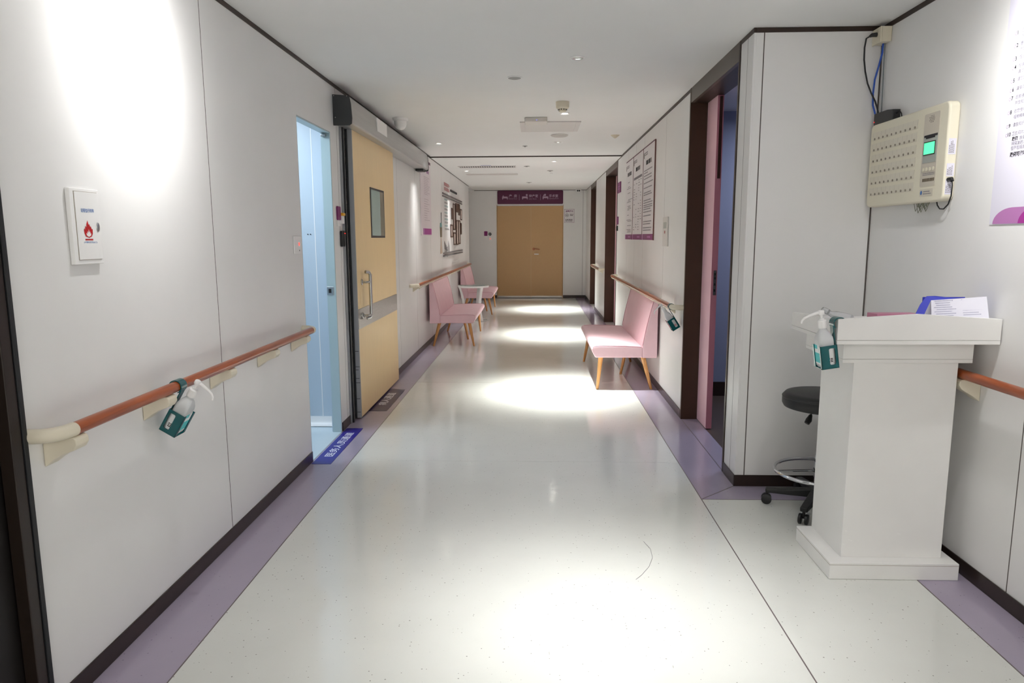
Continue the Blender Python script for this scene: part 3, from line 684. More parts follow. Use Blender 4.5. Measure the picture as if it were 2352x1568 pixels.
GH, GB = 'teal clip-on bottle holders', 'sanitizer pump bottles in holders'
LP = (XL+.083, 2.60, .886)
place(hd, LP, 0, math.radians(31), 'teal bottle holder clipped on the near left handrail', GH)
place(bt, LP, 0, math.radians(31), 'white sanitizer pump bottle tilted in the near left handrail holder', GB)
RP = (XR-.083, 5.63, .893)
place(hd2, RP, PI, math.radians(33), 'dark teal bottle holder clipped on the right handrail end by the brown frame', GH)
place(bt2, RP, PI, math.radians(33), 'pink-labelled pump bottle in the holder on the right handrail', GB)
PP = (1.206, 2.826, 1.104)
place(hd3, PP, PI, math.radians(9), 'teal bottle holder hooked over the left edge of the lectern', GH)
place(bt3, PP, PI, math.radians(9), 'upright sanitizer pump bottle with teal label hanging beside the lectern', GB)

# ------------------------------------------------------------------ pink benches
def make_bench(L):
    """local: back at x=0, seat towards +x, length along y from 0 to L"""
    t = thing('bench', '', 'bench')
    seat = [(.137,.314),(.137,.415),(.30,.424),(.50,.427),(.590,.424),(.612,.412),(.618,.395),(.612,.37),(.585,.322),(.578,.314)]
    so = obj('seat', MB().prism(seat, 1, 0, L), pinkv, t, bevel=.012, seg=3)
    back = [(0,.312),(.139,.312),(.139,.415),(.130,.47),(.100,.62),(.066,.76),(.044,.842),(.034,.855),(.018,.858),(.006,.85),(0,.835)]
    bo = obj('backrest', MB().prism(back, 1, 0, L), pinkv, t, bevel=.012, seg=3)
    for y in (.004, L-.004):
        obj('seat_piping', MB().tube([(.145,y,.417),(.30,y,.4255),(.50,y,.4285),(.585,y,.4255),(.606,y,.413)], .0028, 6), pinkp, so)
        obj('back_piping', MB().tube([(.139,y,.43),(.128,y,.49),(.102,y,.625),(.068,y,.765),(.046,y,.845),(.034,y,.857)], .0028, 6), pinkp, bo)
    ly = [(.525,.06,.585,.055),(.125,.06,.04,.055),(.525,L-.06,.555,L-.055),(.125,L-.06,.04,L-.055)]
    for x, y, fx, fy in ly: obj('leg', MB().tube([(x,y,.316),(fx,fy,0)], [.0235,.0125], 14), oak, t, smooth=True)
    return t
def mid_leg(t, x, y, fx, fy): obj('leg', MB().tube([(x,y,.316),(fx,fy,0)], [.021,.0125], 14), oak, t, smooth=True)
GBn = 'pink benches along the corridor'
b1 = make_bench(1.60); b2, b3 = copy_tree(b1), copy_tree(b1)
mid_leg(b1, .18, .80, .245, .80)
for o_ in (b2, b3): mid_leg(o_, .385, .68, .445, .68)
b1.location = (XR-.022, 8.16, 0); b1.rotation_euler.z = PI; b1['label'] = 'pink armless bench on oak legs against the right wall'; b1['group'] = GBn
b2.location = (-1.425, 9.22, 0); b2['label'] = 'nearer of the two pink benches along the left wall'; b2['group'] = GBn
b3.location = (-1.425, 13.05, 0); b3['label'] = 'farther pink bench on the left, behind the round glass table'; b3['group'] = GBn

# ------------------------------------------------------------------ side table
TC = (-1.105, 12.20)
tb = thing('side_table', 'round white side table with glass top between the left benches', 'table', (TC[0], TC[1], 0))
obj('glass_top', MB().lathe([(.002,.614),(.255,.614),(.262,.618),(.255,.622),(.002,.622)], (*TC,0), 40), tglass, tb, smooth=True)
obj('table_rim', MB().lathe([(.235,.585),(.268,.585),(.268,.6135),(.235,.6135),(.235,.585)], (*TC,0), 40, closed=False), whitepl, tb, smooth=True)
for k in range(3):
    a = math.radians(190+120*k); c, s = math.cos(a), math.sin(a)
    pr = [(.262,.586),(.225,.586),(.195,.50),(.165,.38),(.155,.28),(.165,.16),(.195,.06),(.225,.004),(.262,.004),(.235,.07),(.205,.17),(.195,.28),(.205,.38),(.232,.50)]
    m = MB().prism(pr, 1, -.026, .026); m.v = [(TC[0]+x*c-y*s, TC[1]+x*s+y*c, z) for x, y, z in m.v]
    obj('leg', m, whitepl, tb, bevel=.004)
obj('base_ring', MB().torus((*TC,.006), .245, .006, 40, 8), whitepl, tb, smooth=True)

# ------------------------------------------------------------------ lectern
lc = thing('lectern', 'white wooden lectern with stepped top standing by the right nook wall', 'lectern', (1.53, 3.05, 0))
pl = box('plinth', white, (1.249, 1.788, 2.849, 3.236, 0.001, 0.074), lc, bevel=.0015)
box('plinth_trim', edgeg, (1.2486, 1.7884, 2.8486, 3.2364, .064, .0655), pl)
cl = obj('column', MB().box(1.318, 1.743, 2.908, 3.232, .0742, .930), white, lc, bevel=.001)
cm = MB()
for x, z in ((1.33,.19),(1.345,.15),(1.355,.147),(1.322,.13),(1.55,.18),(1.556,.178)): cm.box(x, x+.008, 2.9072, 2.9079, z, z+.004)
obj('paint_chip', cm, whitepl, cl)
nk = box('neck', white, (1.264, 1.790, 2.892, 3.29, .9462, 1.0205), lc, bevel=.001); box('neck_board', white, (1.264, 1.790, 2.892, 3.29, .9302, .9455), lc, bevel=.001)
tp = box('top_board', white, (1.197, 1.833, 2.80, 3.305, 1.0207, 1.0365), lc, bevel=.001)
fpn = [(1.197,1.0375),(1.833,1.0375),(1.833,1.122),(1.505,1.1425),(1.197,1.1225)]
obj('front_panel', MB().prism(fpn, 1, 2.80, 2.816), white, lc, bevel=.001)
for x0, x1 in ((1.197,1.213),(1.817,1.833)):
    obj('side_panel', MB().prism([(2.8165,1.0375),(3.305,1.0375),(3.305,1.097),(2.8165,1.122)], 0, x0, x1), white, lc, bevel=.001)
obj('desk_surface', MB().prism([(2.8165,1.094),(3.285,1.068),(3.285,1.080),(2.8165,1.106)], 0, 1.2135, 1.8165), white, lc)
# things on it
fd = thing('pink_file', 'flat pink file box lying on the lectern desk', 'file', (1.53, 3.02, 1.09))
m = MB().prism([(2.98,1.0975),(3.07,1.0925),(3.07,1.121),(2.98,1.1235)], 0, 1.432, 1.617); obj('file_body', m, pinkfold, fd, bevel=.002)
obj('file_flap', MB().box(1.534, 1.61, 2.9784, 2.9795, 1.108, 1.1205), M('pink_flap', (150, 90, 112), .5), fd); obj('file_eyelet', MB().torus((2.9785, 1.4475, 1.1155), .0035, .0008, 14, 5, axis=2), whitepl, fd)
ey = fd.children[-1]; ey.data.transform(Matrix.Translation(-Vector((2.9785-1.53, 1.4475-3.02, 1.1155-1.09)))); ey.data.transform(Matrix.Rotation(PI/2, 4, 'X')); ey.data.transform(Matrix.Translation((1.4475-1.53, 2.9783-3.02, 1.1155-1.09)))
bf = thing('blue_folder', 'blue plastic folder leaning behind the handwritten paper on the lectern', 'folder', (1.68, 2.95, 1.12))
obj('folder_cover', MB().add([(1.555,2.93,1.105),(1.790,2.93,1.105),(1.790,2.985,1.175),(1.775,2.985,1.188),(1.668,2.985,1.199),(1.634,2.985,1.198),(1.60,2.965,1.166)] +
    [(1.555,2.934,1.1035),(1.790,2.934,1.1035),(1.790,2.989,1.1735),(1.775,2.989,1.1865),(1.668,2.989,1.1975),(1.634,2.989,1.1965),(1.60,2.969,1.1645)],
    [tuple(range(7)), tuple(range(13,6,-1))] + [(i,(i+1)%7,(i+1)%7+7,i+7) for i in range(7)]), bluefold, bf)
obj('folder_back', MB().prism([(2.99,1.0985),(2.994,1.0985),(2.995,1.193),(2.991,1.194)], 0, 1.622, 1.795), bluefold, bf)
pp = thing('handwritten_paper', 'folded white paper covered in handwriting standing on the lectern', 'paper', (1.70, 2.86, 1.12))
obj('paper_front', MB().add([(1.588,2.850,1.104),(1.815,2.850,1.104),(1.806,2.868,1.206),(1.588,2.868,1.191),(1.588,2.8505,1.1038),(1.815,2.8505,1.1038),(1.806,2.8685,1.2058),(1.588,2.8685,1.1908)],
    [(0,1,2,3),(7,6,5,4),(0,4,5,1),(1,5,6,2),(2,6,7,3),(3,7,4,0)]), paperm, pp)
obj('paper_back', MB().add([(1.575,2.905,1.1),(1.81,2.905,1.1),(1.806,2.869,1.206),(1.588,2.869,1.191)], [(0,1,2,3)]), paperm, pp)
hw = MB(); rn = random.Random(3)
for k in range(8):
    z = 1.186-.0085*k
    for seg in range(2):
        x = 1.598+seg*.105+rn.uniform(0,.012)
        for j in range(int(rn.uniform(14,22))):
            a = rn.uniform(.0018,.0036); dz = .0045*(x-1.59)/.1
            y = 2.8496+(z+dz-1.104)*.018/.09-.0006
            hw.poly([(x,y,z+dz),(x+a,y,z+dz+rn.uniform(-.0008,.0012)),(x+a*.7,y+.0004,z+dz+.0032),(x+a*.2,y+.0004,z+dz+.0026)]); x += a+.0012
            if x > 1.798: break
obj('handwriting', hw, M('pen_ink', (112, 112, 150), .7), pp, fix=False)
cb = thing('clear_bottle', 'small clear bottle lying on the lectern beside the teal hook', 'bottle', (1.26, 3.0, 1.115))
obj('bottle_body', MB().tube([(1.335,3.0,1.097),(1.29,3.0,1.108),(1.268,3.0,1.114),(1.25,3.0,1.122),(1.236,3.0,1.130)], [.022,.022,.020,.012,.009], 16), clearm, cb, smooth=True)
obj('bottle_cap', MB().tube([(1.238,3.0,1.129),(1.222,3.0,1.137),(1.212,3.0,1.142)], [.0125,.0125,.010], 16), clearm, cb, smooth=True)

# ------------------------------------------------------------------ stool
S0 = (1.505, 3.64)
so = thing('stool', 'round black swivel stool with chrome foot ring behind the lectern', 'stool', (S0[0], S0[1], 0))
obj('seat', MB().lathe([(.002,.555),(.17,.555),(.195,.562),(.203,.578),(.203,.60),(.200,.618),(.188,.631),(.16,.637),(.002,.640)], (*S0,0), 48), blackl, so, smooth=True)
obj('seat_seam', MB().torus((*S0,.612), .2022, .002, 48, 6), blackp, so)
lv = MB().tube([(S0[0]-.02,S0[1]-.02,.55),(S0[0]-.075,S0[1]-.05,.545),(S0[0]-.085,S0[1]-.055,.515)], .005, 8); lv.tube([(S0[0]-.08,S0[1]-.052,.53),(S0[0]-.092,S0[1]-.06,.505),(S0[0]-.105,S0[1]-.066,.488)], [.008,.016,.013], 8)
obj('height_lever', lv, blackp, so, smooth=True)
obj('gas_lift', MB().lathe([(.014,.30),(.014,.555)], (*S0,0), 18), blackp, so, smooth=True)
obj('post', MB().lathe([(.025,.10),(.025,.30),(.020,.305)], (*S0,0), 24), chrome, so, smooth=True); obj('post_collar', MB().lathe([(.028,.205),(.028,.225)], (*S0,0), 24), blackp, so, smooth=True)
fr = obj('foot_ring', MB().torus((*S0,.208), .222, .0095, 56, 10), chrome, so, smooth=True)
for a in (60, 180, 300):
    t_ = math.radians(a); obj('ring_spoke', MB().tube([(S0[0]+.026*math.cos(t_),S0[1]+.026*math.sin(t_),.214),(S0[0]+.22*math.cos(t_),S0[1]+.22*math.sin(t_),.208)], .006, 8), chrome, fr, smooth=True)
obj('base_hub', MB().lathe([(.045,.065),(.045,.10),(.035,.112)], (*S0,0), 24), blackp, so, smooth=True)
for k in range(5):
    a = math.radians(162.5+72*k); c, s = math.cos(a), math.sin(a)
    P = lambda r, y, z: (S0[0]+r*c-y*s, S0[1]+r*s+y*c, z)
    m = MB(); A = [P(.03,-.026,.11),P(.03,.026,.11),P(.03,.026,.066),P(.03,-.026,.066)]; B = [P(.262,-.019,.088),P(.262,.019,.088),P(.262,.019,.064),P(.262,-.019,.064)]
    m.add(A+B, [(0,1,2,3),(7,6,5,4),(0,4,5,1),(1,5,6,2),(2,6,7,3),(3,7,4,0)])
    lg = obj('base_leg', m, blackp, so, bevel=.006)
    w_ = MB()
    for sgn in (-1, 1):
        ww = MB().lathe([(.016,-.008),(.0265,-.006),(.0265,.006),(.016,.008)], (0,0,0), 20, axis=1)
        cx, cyy, _ = P(.255, sgn*.016, 0); w_.add([(cx+x*c-(y)*s, cyy+x*s+y*c, z+.0272) for x, y, z in ww.v], ww.f)
    cx, cyy, _ = P(.252, 0, 0); w_.lathe([(.008,.03),(.008,.066)], (cx,cyy,0), 10)
    obj('caster', w_, blackp, lg, smooth=True)

# ------------------------------------------------------------------ nurse call panel and its wiring
XP = XN-.050
cp_ = thing('nurse_call_panel', 'ivory nurse call panel with rows of buttons and a green screen', 'control panel', (XN, 3.6, 1.82))
def rr_yz(y0, y1, z0, z1, r): return rrect(y0, y1, z0, z1, r)
obj('panel_case', MB().prism(rr_yz(3.212, 3.936, 1.600, 2.030, .028), 0, XP, XN-.0006), ivory, cp_, bevel=.010, seg=3)
xq = XP-.0006
rows_z = [1.951-.0575*i for i in range(6)]
for i, z in enumerate(rows_z):
    st_ = obj('label_strip', MB().box(xq-.0006, xq+.0004, 3.462, 3.905, z-.004, z+.036), M('strip_ivory', (214, 208, 192), .4), cp_)
    hl = MB()
    for y in [3.462+.0443*j for j in range(11)]: hl.box(xq-.0009, xq-.0005, y-.0005, y+.0005, z+.012, z+.036)
    hl.box(xq-.0009, xq-.0005, 3.462, 3.905, z-.0042, z-.0034)
    obj('strip_lines', hl, ivoryd, st_)
    for j in range(10):
        y = 3.484+.0443*j
        obj('call_button', MB().lathe([(.0058,0),(.0052,.0025),(.002,.0032)], (xq-.0036, y, z+.003), 12, axis=0), M('button_grey', (140, 130, 116), .35), st_, smooth=True)
kp_ = obj('control_strip', MB().prism(rr_yz(3.279, 3.405, 1.672, 1.998, .008), 0, xq-.0008, xq+.0004), ivoryd, cp_)
hl = MB()
for a in range(6):
    for b in range(5):
        if (a in (0,5) and b in (0,4)): continue
        hl.lathe([(.0017,0),(.0017,.0006)], (xq-.0014, 3.322+.0075*a+.003*(b%2), 1.958+.0068*b), 6, axis=0)
obj('speaker_holes', hl, ink, kp_)
sc_ = box('screen_frame', greyscr, (xq-.0020, xq-.0008, 3.285, 3.394, 1.778, 1.902), kp_)
sb = MB().box(xq-.0026, xq-.0019, 3.285, 3.394, 1.893, 1.903); sb.box(xq-.0026, xq-.0019, 3.305, 3.378, 1.886, 1.894); obj('screen_header', sb, ink, sc_)
box('screen_bezel', blackp, (xq-.0034, xq-.0021, 3.296, 3.391, 1.812, 1.873), sc_, bevel=.0006); box('screen', lcd, (xq-.0042, xq-.0035, 3.301, 3.386, 1.817, 1.868), sc_)
for j in range(4):
    obj('mode_button', MB().lathe([(.009,0),(.0085,.002),(.006,.003)], (xq-.0038, 3.298+.0275*j, 1.749), 16, axis=0, sx=.8), ivory, kp_, smooth=True)
hl = MB(); lines(hl, (xq-.0012, 3.385, 1.722), (0,-1,0), ZD, [0, .007], .10, .0035, (.95,1)); obj('mode_print', hl, inkg, kp_, fix=False)
hl = MB()
for j in range(8): hl.box(xq-.0016, xq-.0009, 3.286+.0125*j, 3.2955+.0125*j, 1.694, 1.708)
obj('indicator_row', hl, M('indicator_dark', (96, 84, 66), .5), kp_)
lg_ = obj('maker_plate', MB().prism(rr_yz(3.29, 3.40, 1.628, 1.661, .004), 0, xq-.0007, xq+.0003), M('plate_ivory', (206, 200, 184), .4), cp_)
obj('maker_emblem', MB().lathe([(.0095,0),(.0095,.0006)], (xq-.0014, 3.386, 1.645), 18, axis=0, sx=.8), inkb, lg_)
hl = MB(); lines(hl, (xq-.0012, 3.368, 1.637), (0,-1,0), ZD, [0, .010], .068, .0042, (.75,1)); obj('maker_print', hl, inkg, lg_, fix=False)
ysd = 3.212-.0007
for (z0, z1, nm, mm) in ((1.80,1.868,'spec_label',poster),(1.706,1.762,'phone_label',poster),(1.628,1.694,'barcode_label',poster)):
    l_ = box(nm, mm, (XP+.008, XP+.040, ysd-.0003, ysd+.0008, z0, z1), cp_)
    hl = MB(); lines(hl, (XP+.011, ysd-.0006, z0+.006), (0,0,1), (1,0,0), [0, .006, .012, .018], z1-z0-.012, .0032, (.6,1)); obj('label_print', hl, inkg, l_, fix=False)
pc = thing('power_lead', 'short black lead plugged into the side of the nurse call panel', 'cable', (XN-.02, 3.2, 1.68))
obj('plug', MB().tube([(XP+.020,3.211,1.692),(XP+.020,3.190,1.692),(XP+.020,3.182,1.684)], [.010,.010,.007], 12), blackp, pc, smooth=True)
obj('lead', MB().tube([(XP+.020,3.183,1.684),(XP+.021,3.180,1.665),(XP+.022,3.184,1.62),(XP+.024,3.205,1.585),(XP+.026,3.24,1.566),(XP+.028,3.275,1.568),(XP+.03,3.30,1.585),(XP+.03,3.306,1.599)], .0028, 8), cablek, pc, smooth=True)
wi = thing('wire_bundle', 'coiled grey wires hanging under the nurse call panel', 'cable', (XP+.025, 3.42, 1.58))
for k in range(9):
    y0_ = 3.345+.012*k; d_ = .018+.030*((k*37)%10)/10; xx = XP+.02+.002*(k%4)
    obj('wire', MB().tube([(xx,y0_,1.5995),(xx-.003,y0_+.006,1.5995-d_*.7),(xx,y0_+.022,1.5995-d_),(xx+.003,y0_+.036,1.5995-d_*.6),(xx,y0_+.040,1.5995)], .0013, 6), wirec, wi, smooth=True)
ad = thing('power_adapter', 'black power adapter box standing on top of the nurse call panel', 'adapter', (XN-.02, 3.83, 2.031))
obj('adapter_body', MB().prism([(3.735,2.0305),(3.937,2.0305),(3.937,2.090),(3.80,2.090),(3.735,2.082)], 0, XN-.040, XN-.001), blackp, ad, bevel=.003)
box('adapter_led', ledr, (XN-.0412, XN-.0398, 3.928, 3.932, 2.045, 2.049), ad)
obj('output_lead', MB().tube([(XN-.02,3.735,2.062),(XN-.022,3.715,2.066),(XN-.024,3.692,2.062),(XN-.026,3.675,2.050),(XN-.026,3.668,2.031)], .003, 8), cablek, ad, smooth=True)
sk = thing('socket_box', 'ivory surface socket box in the ceiling corner above the panel', 'socket', (XN-.03, 3.92, 2.49))
box('socket_case', cream, (XN-.052, XN-.001, 3.884, 3.976, 2.447, 2.5225), sk, bevel=.003)
box('socket_face', cream, (XN-.060, XN-.0525, 3.880, 3.9765, 2.443, 2.5225), sk, bevel=.003)
pk = thing('power_cable', 'black power cable from the ceiling socket down to the adapter', 'cable', (XN-.06, 3.94, 2.3))
obj('plug', MB().tube([(XN-.0605,3.925,2.490),(XN-.085,3.925,2.488),(XN-.095,3.93,2.482)], [.012,.010,.006], 12), blackp, pk, smooth=True)
obj('cord', MB().tube([(XN-.094,3.93,2.483),(XN-.108,3.935,2.474),(XN-.112,3.94,2.43),(XN-.108,3.945,2.37),(XN-.098,3.945,2.31),(XN-.082,3.945,2.25),(XN-.062,3.94,2.20),(XN-.045,3.925,2.155),(XN-.035,3.915,2.115),(XN-.03,3.912,2.091)], .0042, 8), cablek, pk, smooth=True)
bc = thing('network_cable', 'blue network cable hanging in the corner down to the adapter', 'cable', (XN-.02, 3.95, 2.3))
obj('sheath', MB().tube([(XN-.022,3.93,2.446),(XN-.022,3.932,2.40),(XN-.030,3.942,2.34),(XN-.042,3.952,2.27),(XN-.046,3.952,2.20),(XN-.044,3.950,2.14),(XN-.03,3.945,2.09),(XN-.02,3.944,2.04)], .005, 8), cableb, bc, smooth=True)
gc = thing('grey_cable', 'thin grey cable running straight down beside the blue one', 'cable', (XN-.01, 3.93, 2.3))
obj('sheath', MB().tube([(XN-.014,3.925,2.446),(XN-.012,3.928,2.35),(XN-.010,3.926,2.22),(XN-.008,3.925,2.091)], .003, 8), cableg, gc, smooth=True)

# ------------------------------------------------------------------ big poster on the nook wall
bp_ = thing('safety_poster', 'large white numbered safety poster with purple foot on the nook wall', 'poster', (XN, 2.45, 2.0))
xp = XN-.003
obj('poster_sheet', MB().box(xp, XN-.0005, 1.90, 2.945, 1.492, 2.50), poster, bp_)
xt = xp-.0006
def arcpoly(y0, y1, z0, z1, n=8): return [(y0, z0)] + [(y0-(y0-y1)*(k/n)**0.6*1.0, z0+(z1-z0)*math.sin(k/n*PI/2)) for k in range(1, n+1)]
fp_ = [(2.925,1.494)] + [(2.925-.115*(1-math.cos(k*PI/16)), 1.494+.062*math.sin(k*PI/16)) for k in range(1,9)] + [(1.90,1.556),(1.90,1.494)]
obj('foot_band', MB().poly([(xt, y, z) for y, z in fp_]), lilac, bp_, fix=False)
fp2 = [(2.775,1.494)] + [(2.775-.10*(1-math.cos(k*PI/16)), 1.494+.062*math.sin(k*PI/16)) for k in range(1,9)] + [(1.90,1.556),(1.90,1.494)]
obj('foot_band_dark', MB().poly([(xt-.0004, y, z) for y, z in fp2]), magenta, bp_, fix=False)
RD = (0, -1, 0)
for n_, z, rows in (('1', 2.207, ['您住院期间请留陪护', '防止意外跌倒']), ('2', 2.160, ['患者及家属请注意', '为您提供帮助']), ('3', 2.111, ['恰当使用床栏']), ('4', 2.079, ['在病房内请慢行', '请尽快告知护士']),
                    ('5', 2.030, ['请您选用合身衣裤']), ('6', 1.996, ['请穿防滑鞋行走']), ('7', 1.964, ['走廊通道请勿奔跑', '并告知工作人员']), ('8', 1.912, ['在您使用药物后', '视物模糊请卧床']), ('9', 1.861, ['请告知护士您的需要']), ('10', 1.828, ['卫生间内地面湿滑'])):
    mb = MB()
    for k in range(16):
        a, b = 2*PI*k/16, 2*PI*(k+1)/16
        mb.poly([(xt, 2.890+.0055*math.cos(a), z+.006+.0065*math.sin(a)), (xt, 2.890+.0055*math.cos(b), z+.006+.0065*math.sin(b)), (xt, 2.890+.0045*math.cos(b), z+.006+.0052*math.sin(b)), (xt, 2.890+.0045*math.cos(a), z+.006+.0052*math.sin(a))])
    obj('bullet', mb, inkp, bp_, fix=False)
    text('item_number', n_, .021, (xt, 2.882, z), RD, ZD, ink, bp_, bold=.0004)
    for i, s in enumerate(rows): text('item_text', s, .0165, (xt, 2.858, z+.001-.0215*i), RD, ZD, M('poster_letter', (128, 124, 134), .6), bp_)
text('item_text', '跌倒', .0165, (xt, 2.855, 1.808), RD, ZD, ink, bp_, bold=.0005)
for s, y, z in (('跌倒是指突发的', 2.812, 1.808), ('种突发的、不自主的', 2.855, 1.791), ('但不包括由于外力', 2.857, 1.774)): text('item_text', s, .0165, (xt, y, z), RD, ZD, M('poster_letter', (128, 124, 134), .6), bp_)
text('item_text', '跌倒可能导致受伤', .0185, (xt, 2.858, 1.748), RD, ZD, ink, bp_, bold=.0006)

# ------------------------------------------------------------------ three notice boards on the right wall, poster on the left wall
def notice(label, y0, y1, seed, kind):
    rn = random.Random(seed); t = thing('notice_board', label, 'notice', (XR, (y0+y1)/2, 1.9), 'tall notice boards on the right wall')
    x = XR-.012; W_ = y1-y0
    box('board', posterg, (x, XR-.0008, y0+.006, y1-.006, 1.412, 2.385), t, bevel=.001)
    box('edge_strip', M('board_edge', (104, 66, 62), .5), (x-.001, XR-.0008, y0+.0005, y0+.0055, 1.412, 2.385), t)
    xx = x-.0008; q = lambda m, a, b, c, d: m.poly([(xx, a, c), (xx, b, c), (xx, b, d), (xx, a, d)])
    m = MB(); q(m, y0+.006, y1-.006, 2.372, 2.385); obj('top_bar', m, M('bar_maroon', (92, 36, 66), .5), t, fix=False)
    m = MB(); q(m, y0+.006, y1-.06, 1.414, 1.475); obj('foot_band', m, purple, t, fix=False)
    m = MB(); q(m, y1-.06, y1-.006, 1.414, 1.475); obj('foot_band_pale', m, lilac, t, fix=False)
    m = MB(); lines(m, (xx-.0003, y0+.36, 1.436), RD, ZD, [0], .20, .018, (1, 1)); obj('foot_print', m, lilac, t, fix=False)
    m = MB(); q(m, y1-.07, y1-.035, 2.268, 2.325); obj('emblem', m, ink, t, fix=False)
    m = MB(); lines(m, (xx, y1-.09, 2.292), RD, ZD, [0, .02], .22, .012, (.9, 1)); obj('emblem_print', m, inkg, t, fix=False)
    m = MB(); lines(m, (xx, (y0+y1)/2+.17, 2.19), RD, ZD, [0], .34, .045, (1, 1), rnd=rn); obj('heading', m, ink, t, fix=False)
    m = MB()
    if kind == 0:
        for z in (2.11,2.055,2.035,1.98,1.90,1.885,1.87,1.82,1.805,1.79,1.775,1.71,1.65,1.635,1.58,1.53,1.515,1.50): lines(m, (xx, y1-.12-rn.uniform(0,.14), z), RD, ZD, [0], .40, .0075, (.35, 1), rnd=rn)
    elif kind == 1:
        q(m, y0+.06, y1-.06, 2.10, 2.128)
        for z in [2.075-.029*i for i in range(20)]:
            for yy in (y1-.07, y1-.25, y1-.44, y1-.60):
                if rn.random() < .62: lines(m, (xx, yy, z), RD, ZD, [0], .11, .0085, (.4, 1), rnd=rn)
    else:
        for z in (2.13,2.105,2.075,2.045,2.00,1.95,1.90,1.878,1.82,1.795,1.77,1.75,1.728,1.70,1.66,1.60,1.575,1.535,1.51): lines(m, (xx, y1-.07, z), RD, ZD, [0], .60, .0105, (.25 if rn.random() < .25 else .8, 1), rnd=rn)
    obj('print_lines', m, inkg, t, kind='stuff', fix=False)
notice('right-hand notice board, the one nearest the camera, on the right wall', 7.05, 7.785, 1, 2)
notice('middle notice board of the three on the right wall', 7.80, 8.57, 2, 1)
notice('farthest notice board of the three on the right wall', 8.585, 9.25, 3, 0)
lp = thing('wall_poster', 'pale pink text poster with purple foot above the far left handrail', 'poster', (XL, 9.35, 1.95))
x = XL+.010; xx = x+.0008
box('poster_sheet', M('poster_pink', (222, 212, 216), .45), (XL+.001, x, 8.93, 9.78, 1.475, 2.45), lp, bevel=.001)
q = lambda m, a, b, c, d: m.poly([(xx, a, c), (xx, b, c), (xx, b, d), (xx, a, d)])
m = MB(); q(m, 9.17, 9.77, 1.485, 1.565); obj('foot_band', m, magenta, lp, fix=False); m = MB(); q(m, 9.05, 9.168, 1.485, 1.565); obj('foot_band_pale', m, lilac, lp, fix=False)
m = MB(); q(m, 9.62, 9.77, 2.415, 2.45); obj('top_bar', m, M('bar_maroon', (92, 36, 66), .5), lp, fix=False)
rn = random.Random(5); m = MB(); lines(m, (xx, 9.42, 2.285), (0,1,0), ZD, [0], .20, .04, (1,1), rnd=rn); obj('heading', m, inkp, lp, fix=False)
m = MB()
for z in [2.225-.022*i for i in range(11)] + [1.94-.03*i for i in range(10)]: lines(m, (xx, 9.18, z), (0,1,0), ZD, [0], .50, .006, (.5,1), rnd=rn)
obj('print_lines', m, M('poster_print', (176, 160, 170), .6), lp, kind='stuff', fix=False)

# ------------------------------------------------------------------ culture wall on the far left
xd_ = XL+.0015
def dec(name, label, cat, col_, rects, group=None, th=.012):
    t = thing(name, label, cat, (XL, rects[0][0], rects[0][2]), group); m = MB()
    for a, b, c, d in rects: m.prism([(a,c),(b,c),(b,d),(a,d)], 0, XL+.001, XL+th)
    return t, m
for lb, z0, z1 in (('double bar across the top of the culture wall', 2.085, 2.11), ('double bar across the bottom of the culture wall', 1.155, 1.18)):
    t = thing('wall_bar', lb, 'wall decoration', (XL, 12.4, z0), 'double bars of the culture wall')
    for dz in (0, .042):
        obj('bar', MB().box(XL+.001, XL+.014, 11.02, 13.85, z0+dz-.01, z0+dz+.012), decal, t)
t = thing('wall_title', 'faded red title characters above the culture wall bars', 'wall lettering', (XL, 11.6, 2.22)); m = MB(); rn = random.Random(9)
for r_ in range(2): lines(m, (xd_+.006, 11.22, 2.185+.075*r_), (0,1,0), ZD, [0,.018,.036], .72, .013, (.85,1), rnd=rn)
obj('title_print', m, decalr, t, fix=False)
t = thing('wall_block', 'short black bar right of the red title', 'wall decoration', (XL, 12.5, 2.23)); obj('block', MB().box(XL+.001, XL+.014, 12.05, 12.97, 2.215, 2.248), ink, t, bevel=.001)
t = thing('wall_text', 'column of grey text lines left of the walnut frames', 'wall lettering', (XL, 11.4, 1.8))
for i in range(10):
    m = MB(); lines(m, (xd_, 11.27, 2.035-.052*i), (0,1,0), ZD, [0,.016], .46 if i < 9 else .62, .010, (.8,1), rnd=rn); obj('text_row', m, decal if i % 2 else tealp, t, fix=False)
t = thing('wall_drawing', 'small grey line drawing below the text column', 'wall decoration', (XL, 11.4, 1.3)); m = MB()
for k in range(14):
    a = k/13; m.prism([(11.17+.40*a, 1.39-.16*a), (11.20+.40*a, 1.39-.16*a), (11.22+.38*a, 1.26+.10*math.sin(k*2.1)-.05*a), (11.19+.38*a, 1.26+.10*math.sin(k*2.1)-.05*a)], 0, XL+.001, XL+.003)
for k in range(5): m.box(XL+.001, XL+.003, 11.70+.02*k, 11.712+.02*k, 1.21, 1.39-.02*k)
obj('drawing_lines', m, decal, t)
t = thing('wall_brush', 'tall painted brush shape at the left end of the culture wall', 'wall decoration', (XL, 10.83, 1.5))
obj('brush_stem', MB().prism([(10.845,1.665),(10.875,1.665),(10.885,1.825),(10.835,1.825)], 0, XL+.001, XL+.006), decal, t)
obj('brush_collar', MB().prism([(10.69,1.60),(10.90,1.60),(10.88,1.665),(10.72,1.665)], 0, XL+.001, XL+.006), tealp, t)
obj('brush_grip', MB().prism([(10.72,1.45),(10.88,1.45),(10.91,1.60),(10.69,1.60)], 0, XL+.001, XL+.006), wbrush, t)
obj('brush_tip', MB().prism([(10.68,1.20),(10.92,1.20),(10.82,1.45),(10.78,1.45)], 0, XL+.001, XL+.004), M('brush_tip', (196, 176, 158), .6), t)
